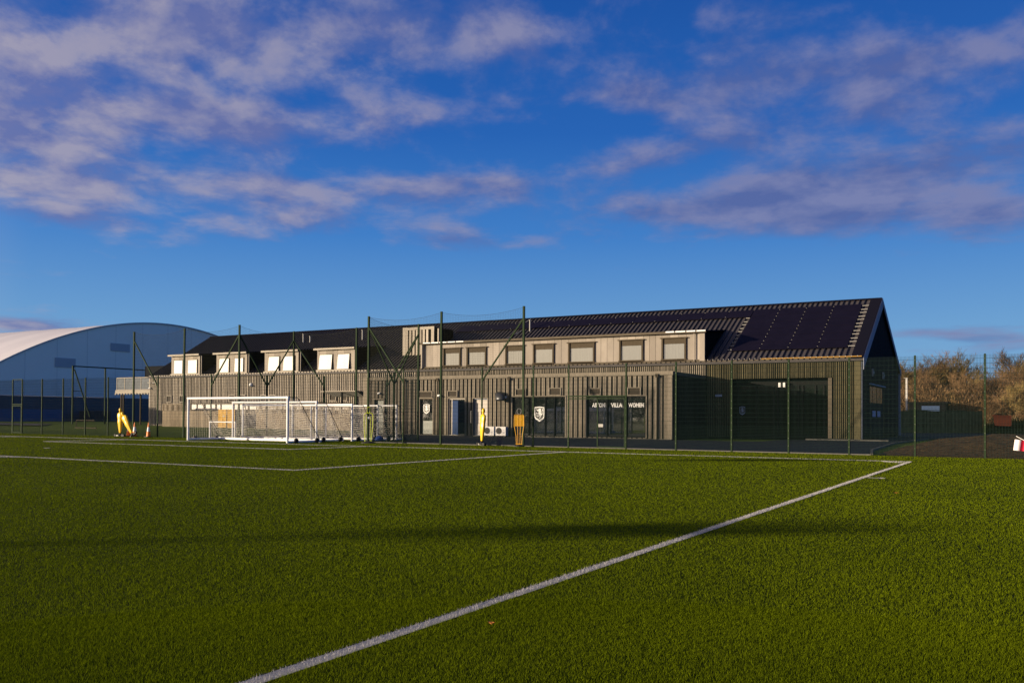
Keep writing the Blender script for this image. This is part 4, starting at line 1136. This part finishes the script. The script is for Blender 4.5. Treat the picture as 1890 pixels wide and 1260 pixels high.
# cones
cone0 = None
def make_cone(loc, label):
    global cone0
    if cone0 is None:
        o = thing('traffic_cone', loc, label, 'cone', 'traffic cones by the left fence', world_children=False)
        q = MB(); q.loft([ell(0, 0, 0, .22, .22, 16, 8), ell(0, 0, .05, .22, .22, 16, 8), ell(0, 0, .06, .17, .17, 16, 3)]); q.build('base', 'rubber', o, off=Z0)
        def r(z): return .155 - .125 * z / .95
        for nm, z0_, z1_, m_ in (('cone_foot', .05, .38, 'cone_orange'), ('reflective_band', .38, .68, 'cone_white'), ('cone_tip', .68, .98, 'cone_orange')):
            q = MB(); q.loft([ell(0, 0, z_, r(z_), r(z_), 16, 2) for z_ in (z0_, z1_)]); q.build(nm, m_, o, off=Z0, smooth=False)
        cone0 = o; return o
    c = copy_tree(cone0); c.location = loc; c['label'] = label; return c
make_cone((-49.4, 5.0, 0), 'orange and white cone in the middle, right of the leaning dummy')
make_cone((-47.95, 5.0, 0), 'orange and white cone standing alone on the right, before the enclosure')
make_cone((-50.1, 5.05, 0), 'orange and white cone half hidden behind the leaning dummy')

# ------------------------------------------------------------------ corner flag, leaves
cf = thing('corner_flag', (4.6, 1.0, 0), 'red and white flag on a leaning pole at the right edge', 'flag')
q = MB(); q.tube((4.9, .9, 0), (3.2, 1.6, .95), .013, 8); q.build('pole', 'white_paint', cf)
def flagquad(x0, x1, m_, nm):
    q = MB(); n = 6; vs = []
    for i in range(n + 1):
        t = x0 + (x1 - x0) * i / n
        for j in (0, 1):
            vs.append((3.56 - .40 * t - .05 * j, 1.5 + .05 * math.sin(t * 7) + .02 * j, .80 - .38 * j + .04 * t))
    f_ = [(2 * i, 2 * i + 2, 2 * i + 3, 2 * i + 1) for i in range(n)]
    q.add(vs, f_); q.add([(v[0], v[1] + .004, v[2]) for v in vs], [x[::-1] for x in f_]); q.build(nm, m_, cf)
flagquad(0, .5, 'flag_red', 'flag_red_half'); flagquad(.5, 1, 'flag_white', 'flag_white_half')
for (x, y, r_, lb) in ((1.43, -15.3, 1, 'orange brown fallen leaf on the grass right of the touchline'), (.52, -29.29, 2, 'pale brown fallen leaf on the near grass right of the line')):
    q = MB(); s_ = .045 if r_ == 1 else .025
    pts = [(-1.3, 0), (-.6, .5), (.2, .55), (.9, .3), (1.4, 0), (.8, -.35), (.1, -.6), (-.7, -.4)]
    q.add([(x + px * s_, y + py * s_, .036 + .02 * abs(py) + .01 * px * px) for px, py in pts] + [(x, y, .034)], [(i, (i + 1) % 8, 8) for i in range(8)])
    q.add([(x + px * s_, y + py * s_, .034 + .02 * abs(py) + .01 * px * px) for px, py in pts] + [(x, y, .032)], [((i + 1) % 8, i, 8) for i in range(8)])
    tag(q.build('fallen_leaf', 'leaf_brown'), lb, 'leaf')

# ------------------------------------------------------------------ indoor hall at far left
HX = -140
hall = thing('sports_hall', (HX, 79.5, 0), 'huge white arched fabric sports hall with shaded gable and dark blue base', 'building')
def arch(y):
    d = abs(y - 79.5)
    return 18.8 - .0088 * d * d if d < 36 else max(0, 18.8 - .0088 * 36 * 36 - (d - 36) * .9 - (d - 36) ** 2 * .12)
ysA = list(np.linspace(79.5 - 42.5, 79.5 + 42.5, 61)); q = MB()
vs = []; n = len(ysA); xsA = list(np.linspace(HX, HX - 130, 27))
for i, xx in enumerate(xsA):
    for y in ysA: vs.append((xx, y, arch(y) + (0.10 * math.sin(i * math.pi) if False else (-.10 if i % 2 else .0))))
fs = [(i * n + j, i * n + j + 1, (i + 1) * n + j + 1, (i + 1) * n + j) for i in range(len(xsA) - 1) for j in range(n - 1)]
q.add(vs, fs); q.build('roof_membrane', 'fabric_sunlit', hall)
q = MB()
for j in range(n - 1):
    a, c = ysA[j], ysA[j + 1]
    if arch(a) > 4.5 or arch(c) > 4.5: q.quad((HX, a, 4.5), (HX, c, 4.5), (HX, c, max(4.5, arch(c))), (HX, a, max(4.5, arch(a))))
gwall = q.build('gable_wall', 'fabric_shaded', hall)
q = MB()
for (a, c, e, f_) in ((56.84, 60.6, 9.5, 11.1), (67.4, 71.3, 12.95, 14.35)):
    q = MB(); q.box(HX + .02, HX + .12, a, c, e, f_); q.build('vent_panel', 'fabric_grey_panel', gwall)
q = MB()
for j in range(n - 1):
    a, c = ysA[j], ysA[j + 1]; q.sqbar((HX + .05, a, arch(a)), (HX + .05, c, arch(c)), .25)
q.build('gable_rib', 'fabric_grey_panel', gwall)
for yy in np.arange(46, 116, 5.6):
    zt_ = arch(float(yy))
    if zt_ > 6:
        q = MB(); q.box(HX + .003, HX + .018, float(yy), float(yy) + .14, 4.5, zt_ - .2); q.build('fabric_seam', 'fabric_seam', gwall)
q = MB(); q.box(HX - .3, HX + .25, 39, 120, -.2, 4.48)
for k in range(8): q.box(HX + .252, HX + .30, 39, 120, .3 + k * .55, .36 + k * .55)
pl = q.build('base_wall', 'hall_plinth', hall)
q = MB(); q.box(HX + .305, HX + .36, 47, 58.5, .2, 2.3); q.build('blue_band', 'hall_plinth_blue', pl)
q = MB(); q.box(HX - 130, HX, 36.8, 37.2, -.2, 3); q.build('side_wall', 'hall_plinth', hall)

nf = thing('net_frame', (-100, 34, 0), 'tall green tube frame with sloping brace in front of the sports hall', 'frame')
q = MB(); q.sqbar((-100, 33.8, .2), (-100, 33.8, 7.53), .16); q.build('upright', 'post_green', nf)
q = MB(); q.sqbar((-100, 38.3, .2), (-100, 38.3, 7.5), .14); q.build('upright', 'post_green', nf)
q = MB(); q.sqbar((-100, 33.7, 7.5), (-100, 50, 7.5), .14); q.build('top_bar', 'post_green', nf)
q = MB(); q.sqbar((-100, 34.0, 7.1), (-100, 36.2, 1.2), .12); q.sqbar((-100, 33.8, 4.4), (-100, 34.95, 4.4), .08); q.build('brace', 'post_green', nf)
for (x, y, sx, sy, sz, lb) in ((-137.0, 62.5, 3, 4.0, 1.9, 'dark container against the base of the sports hall'), (-112.5, 28.6, 4, 3.6, 3.0, 'dark brown container at the left edge behind the fence')):
    o = thing('storage_container', (x, y, .25), lb, 'container')
    q = MB(); q.box(x - sx / 2, x + sx / 2, y - sy / 2, y + sy / 2, .2, .2 + sz); bd = q.build('body', 'container', o)
    q = MB()
    for i in range(14):
        yy = y - sy / 2 + sy * (i + .3) / 14; q.box(x + sx / 2 + .003, x + sx / 2 + .06, yy, yy + sy / 34, .25, .15 + sz)
    q.build('ribbed_side', 'container', o)
# low hurdle / bench rail on the lawn
lr = thing('low_rail', (-72, 18, 0), 'low pale tube rail on the lawn behind the left fence', 'rail')
q = MB(); q.path([(-73.6, 16.8, .35), (-73.6, 16.8, .95), (-70.9, 16.8, .95)], .035, 6); q.path([(-73.8, 16.8, .25), (-70.6, 16.8, .25)], .05, 6); q.build('tube', 'frame_brown', lr)

# ------------------------------------------------------------------ right background
wf = thing('board_fence', (-5, 79, 0), 'dark close-boarded timber fence beyond the soil bank', 'fence')
q = MB(); p0 = Vector((-12.5, 72.5, 0)); p1 = Vector((-1.85, 83.0, 0)); L = (p1 - p0).length; d = (p1 - p0) / L
i = 0
while i * .16 < L:
    a = p0 + d * (i * .16); c = p0 + d * (i * .16 + .15); hh = 2.55 + .05 * math.sin(i * .2)
    q.sqbar((*(a.xy), hh / 2), (*(c.xy), hh / 2), .03, h=hh); i += 1
q.build('board_panel', 'fence_board_dark', wf)
q = MB(); q.sqbar((*(p0.xy), 2.6), (*(p1.xy), 2.6), .08, h=.06); q.build('capping', 'fence_board_dark', wf)
sh = thing('flat_shed', (-6.5, 88, 0), 'low black flat-roofed shed with blue panel above the board fence', 'shed')
sx0, sx1, sy0 = -10.5, -6.2, 90.0
q = MB(); q.box(sx0, sx1, sy0, sy0 + 4, 0, 3.55); q.build('wall', 'shed_black', sh)
q = MB(); q.box(sx0 - .3, sx1 + .3, sy0 - .4, sy0 + 4.3, 3.56, 3.78); q.build('roof', 'shed_black', sh)
q = MB(); q.box(sx0 + 1.5, sx0 + 3.6, sy0 - .05, sy0 - .004, 1.6, 3.25); q.build('panel', 'shed_blue', sh)
lp = thing('lamp_post', (-9.4, 78.5, 0), 'plain pale square post rising above the board fence', 'post')
q = MB(); q.box(-9.52, -9.30, 78.4, 78.6, 0, 6.3); q.build('mast', 'white_paint', lp)
q = MB(); q.box(-9.7, -9.28, 78.37, 78.63, 6.31, 6.37); q.build('lamp_head', 'galv', lp)
sk_ = thing('rusty_skip', (.6, 80, 0), 'small orange red metal box on the bank right of the board fence', 'container')
q = MB(); q.add([(-.35, 78.5, .9), (1.15, 78.5, .85), (1.25, 78.5, 1.95), (-.55, 78.5, 2.1), (-.35, 80.5, .9), (1.15, 80.5, .85), (1.25, 80.5, 1.95), (-.55, 80.5, 2.1)], [(0, 1, 2, 3), (5, 4, 7, 6), (1, 5, 6, 2), (4, 0, 3, 7), (3, 2, 6, 7), (0, 4, 5, 1)])
q.build('body', 'rust', sk_)
q = MB(); q.box(-.60, 1.3, 78.42, 78.49, 1.93, 2.03); q.box(1.14, 1.26, 78.42, 78.49, .9, 1.9); q.build('rim', 'rust', sk_)

# scrub at the foot of the trees: short stems in one mass
def scrub(name, n, xr_, yr_, h, m_, label, cat, base=None):
    X = rng.uniform(*xr_, n); Y = rng.uniform(*yr_, n)
    V = np.empty((n, 3, 3), np.float32)
    H = h(X, Y) * rng.uniform(.15, 1, n); zb_ = H * rng.uniform(.0, .75, n)
    a = rng.uniform(0, 6.283, n); w = rng.uniform(.012, .05, n); ln = rng.uniform(-.35, .35, (n, 2))
    V[:, 0] = np.stack([X - np.cos(a) * w, Y - np.sin(a) * w, zb_], 1); V[:, 1] = np.stack([X + np.cos(a) * w, Y + np.sin(a) * w, zb_ + .02], 1)
    V[:, 2] = np.stack([X + ln[:, 0], Y + ln[:, 1], zb_ + rng.uniform(.2, .7, n)], 1)
    me = bpy.data.meshes.new(name); me.vertices.add(n * 3); me.vertices.foreach_set('co', V.ravel()); me.loops.add(n * 3); me.loops.foreach_set('vertex_index', np.arange(n * 3, dtype=np.int32))
    me.polygons.add(n); me.polygons.foreach_set('loop_start', np.arange(0, n * 3, 3, dtype=np.int32)); me.update(calc_edges=True); me.materials.append(MATS[m_])
    o = bpy.data.objects.new(name, me); C.objects.link(o); return tag(o, label, cat, kind='stuff')
scrub('undergrowth', 420000, (-30, 34), (93, 116), lambda x, y: 8.0 + 1.2 * np.sin(x * .5) + .6 * np.sin(x * 1.7 + y), 'bramble', 'brown leafless undergrowth between the bare trees', 'undergrowth')
scrub('hedge', 60000, (-1.5, 34), (79, 84), lambda x, y: 1.5 + .5 * np.sin(x * .9), 'hedge', 'dark low hedge on the bank right of the board fence', 'hedge')

# bare winter trees
def make_tree(seed, H, spread, m_twig, lean=0.0, multi=1):
    R_ = random.Random(seed)
    tr = MB(); tw_ = MB()
    def grow(p, d, L, r, lev):
        seg = 3 if lev < 2 else 2
        pts = [p]; dd = d.copy()
        for i in range(seg):
            dd = (dd + Vector((R_.uniform(-1, 1), R_.uniform(-1, 1), R_.uniform(-.3, .6))) * (.13 if lev < 2 else .22)).normalized()
            pts.append(pts[-1] + dd * (L / seg))
        for i in range(seg):
            ra = r * (1 - .45 * i / seg); rb = r * (1 - .45 * (i + 1) / seg)
            (tr if lev < 2 else tw_).tube(pts[i], pts[i + 1], ra, 6 if lev == 0 else (5 if lev < 2 else 3), rb, cap=False)
        if lev >= 5: return
        nb = (5, 5, 5, 4, 4)[lev]
        for k in range(nb):
            t = R_.uniform(.30, 1.0) if lev else R_.uniform(.28, 1.0)
            i = min(seg - 1, int(t * seg)); q_ = pts[i].lerp(pts[i + 1], t * seg - i)
            ax = Vector((R_.uniform(-1, 1), R_.uniform(-1, 1), R_.uniform(-.2, .5))).normalized()
            nd = (dd * .75 + ax * spread + Vector((0, 0, .28))).normalized()
            grow(q_, nd, L * R_.uniform(.50, .72), max(r * .5, .013), lev + 1)
    for s_ in range(multi):
        a = s_ * 2.4; off = Vector((math.cos(a), math.sin(a), 0)) * (.25 if multi > 1 else 0)
        grow(off, Vector((math.cos(a) * .25 * (multi > 1) + lean, math.sin(a) * .25 * (multi > 1), 1)).normalized(), H * .46, H * .018 / (multi ** .4), 0)
    return tr, tw_
protos = []
specs = [(1, 9.5, .85, 'twig', 1), (2, 10.5, .75, 'twig', 1), (3, 8.0, .95, 'twig_gold', 2), (4, 7.0, .9, 'twig', 3), (5, 11, .7, 'twig_gold', 1)]
LBL = {'twig': 'bare reddish brown winter tree in the belt behind the board fence', 'twig_gold': 'bare golden brown winter tree in the belt behind the board fence'}
for (sd, H, sp, mt, mu) in specs:
    tr, tw_ = make_tree(sd, H, sp, mt, 0, mu)
    o = thing('bare_tree', (0, 200 + sd, 0), LBL[mt], 'tree', 'bare winter trees behind the board fence', world_children=False)
    tr.build('trunk', 'bark', o, off=Z0); tw_.build('crown', mt, o, off=Z0)
    protos.append(o)
spots = []
rr = random.Random(5)
def addrow(y, x0, x1, step, kinds, s):
    x = x0
    while x < x1:
        spots.append((x + rr.uniform(-.6, .6), y + rr.uniform(-2, 2), rr.choice(kinds), s * rr.uniform(.82, 1.1))); x += step * rr.uniform(.8, 1.2)
addrow(127, -34, 18, 2.2, (0, 1, 4), 1.25)
addrow(118, -30, 18, 2.0, (0, 1, 4), 1.16)
addrow(108, -26, 18, 2.0, (0, 1, 3), 1.02)
addrow(99, -22, 18, 2.1, (3, 2, 0), .92)
addrow(92, -2, 17, 2.2, (2, 3, 4), .90)
used = set()
for (x, y, k, s) in spots:
    # keep a dip in the skyline where the photograph shows sky between two groups
    u_dip = abs((x - 3.9) / (y + 34.77) - (-.045)) < .022
    if u_dip: s *= .84
    if k in used: o = copy_tree(protos[k])
    else: o = protos[k]; used.add(k)
    o.location = (x, y, 0); o.scale = (s, s, s); o.rotation_euler = (0, 0, rr.uniform(0, 6.28))
for k, o in enumerate(protos):
    if k not in used:
        for ch in list(o.children): bpy.data.objects.remove(ch)
        bpy.data.objects.remove(o)

# ------------------------------------------------------------------ beyond the camera: masts whose long shadows cross the pitch, and a far belt of trees
ot = thing('shadow_tree', (-100.4, 15.0, 0), 'unseen round-crowned tree added to throw a rounded shadow on the left wall', 'tree')  # tree added out of view to cast the rounded wall shadow
q = MB(); q.tube((-100.4, 15, 0), (-100.4, 15, 3.6), .14, 8, .09); q.path([(-100.4, 15, 3.3), (-101.6, 15.3, 4.3)], .05, 6); q.path([(-100.4, 15, 3.4), (-99.2, 14.8, 4.4)], .05, 6); q.build('trunk', 'bark', ot)
q = MB(); Rr = random.Random(9)
for _ in range(5200):
    v = Vector((Rr.gauss(0, 1), Rr.gauss(0, 1), Rr.gauss(0, 1))).normalized() * (Rr.random() ** .33) * (1 + .15 * math.sin(Rr.random() * 9))
    c = Vector((-100.4 + v.x * 2.1, 15 + v.y * 1.6, 4.55 + v.z * .85)); u_ = Vector((Rr.uniform(-1, 1), Rr.uniform(-1, 1), Rr.uniform(-1, 1))).normalized(); w_ = u_.orthogonal().normalized()
    q.add([c + u_ * .12, c - u_ * .06 + w_ * .07, c - u_ * .06 - w_ * .07], [(0, 1, 2)])
q.build('crown', 'hedge', ot)
def mast(x, y, h, lb, w=.16):
    o = thing('floodlight_mast', (x, y, 0), lb, 'floodlight', 'floodlight masts beside the pitch')
    q = MB(); q.tube((x, y, -.1), (x, y, h), w, 10, w * .6); q.build('mast', 'galv', o)
    q = MB(); q.box(x - .9, x + .9, y - .1, y + .1, h - .1, h + .1); q.box(x - .9, x - .2, y - .3, y + .1, h + .1, h + .6); q.box(x + .2, x + .9, y - .3, y + .1, h + .1, h + .6); q.build('lamp_head', 'galv', o)
k = SUN_L.x / SUN_L.y
mast(-6.46 - 50 * 1.06, -28.81 - 50 * 1.0, 10.3, 'grey floodlight mast left of the pitch', .17)
mast(-23.09 - 40 * 1.06, -19.28 - 40, 10.6, 'grey floodlight mast on the far left side of the pitch', .10)

fwd = MB(); R_ = random.Random(3)
def clump(cx_, cy_, cz_, a, n):
    for _ in range(n):
        v = Vector((R_.gauss(0, 1), R_.gauss(0, 1), R_.gauss(0, 1))).normalized() * (R_.random() ** .4)
        c = Vector((cx_ + v.x * a, cy_ + v.y * a, max(.3, cz_ + v.z * a * .9))); s_ = R_.uniform(.4, .9)
        u_ = Vector((R_.uniform(-1, 1), R_.uniform(-1, 1), R_.uniform(-1, 1))).normalized(); w_ = u_.orthogonal().normalized()
        fwd.add([c + u_ * s_, c - u_ * s_ * .5 + w_ * s_, c - u_ * s_ * .5 - w_ * s_], [(0, 1, 2)])
for i in range(64):
    x = -185 + i * 4.0; hgt = R_.uniform(7.5, 10.5)
    clump(x, -175 + R_.uniform(-5, 5), hgt * .6, hgt * .75, 420)
tag(fwd.build('far_wood', 'hedge'), 'dark far-off belt of trees on the other side of the pitch', 'wood', kind='stuff')
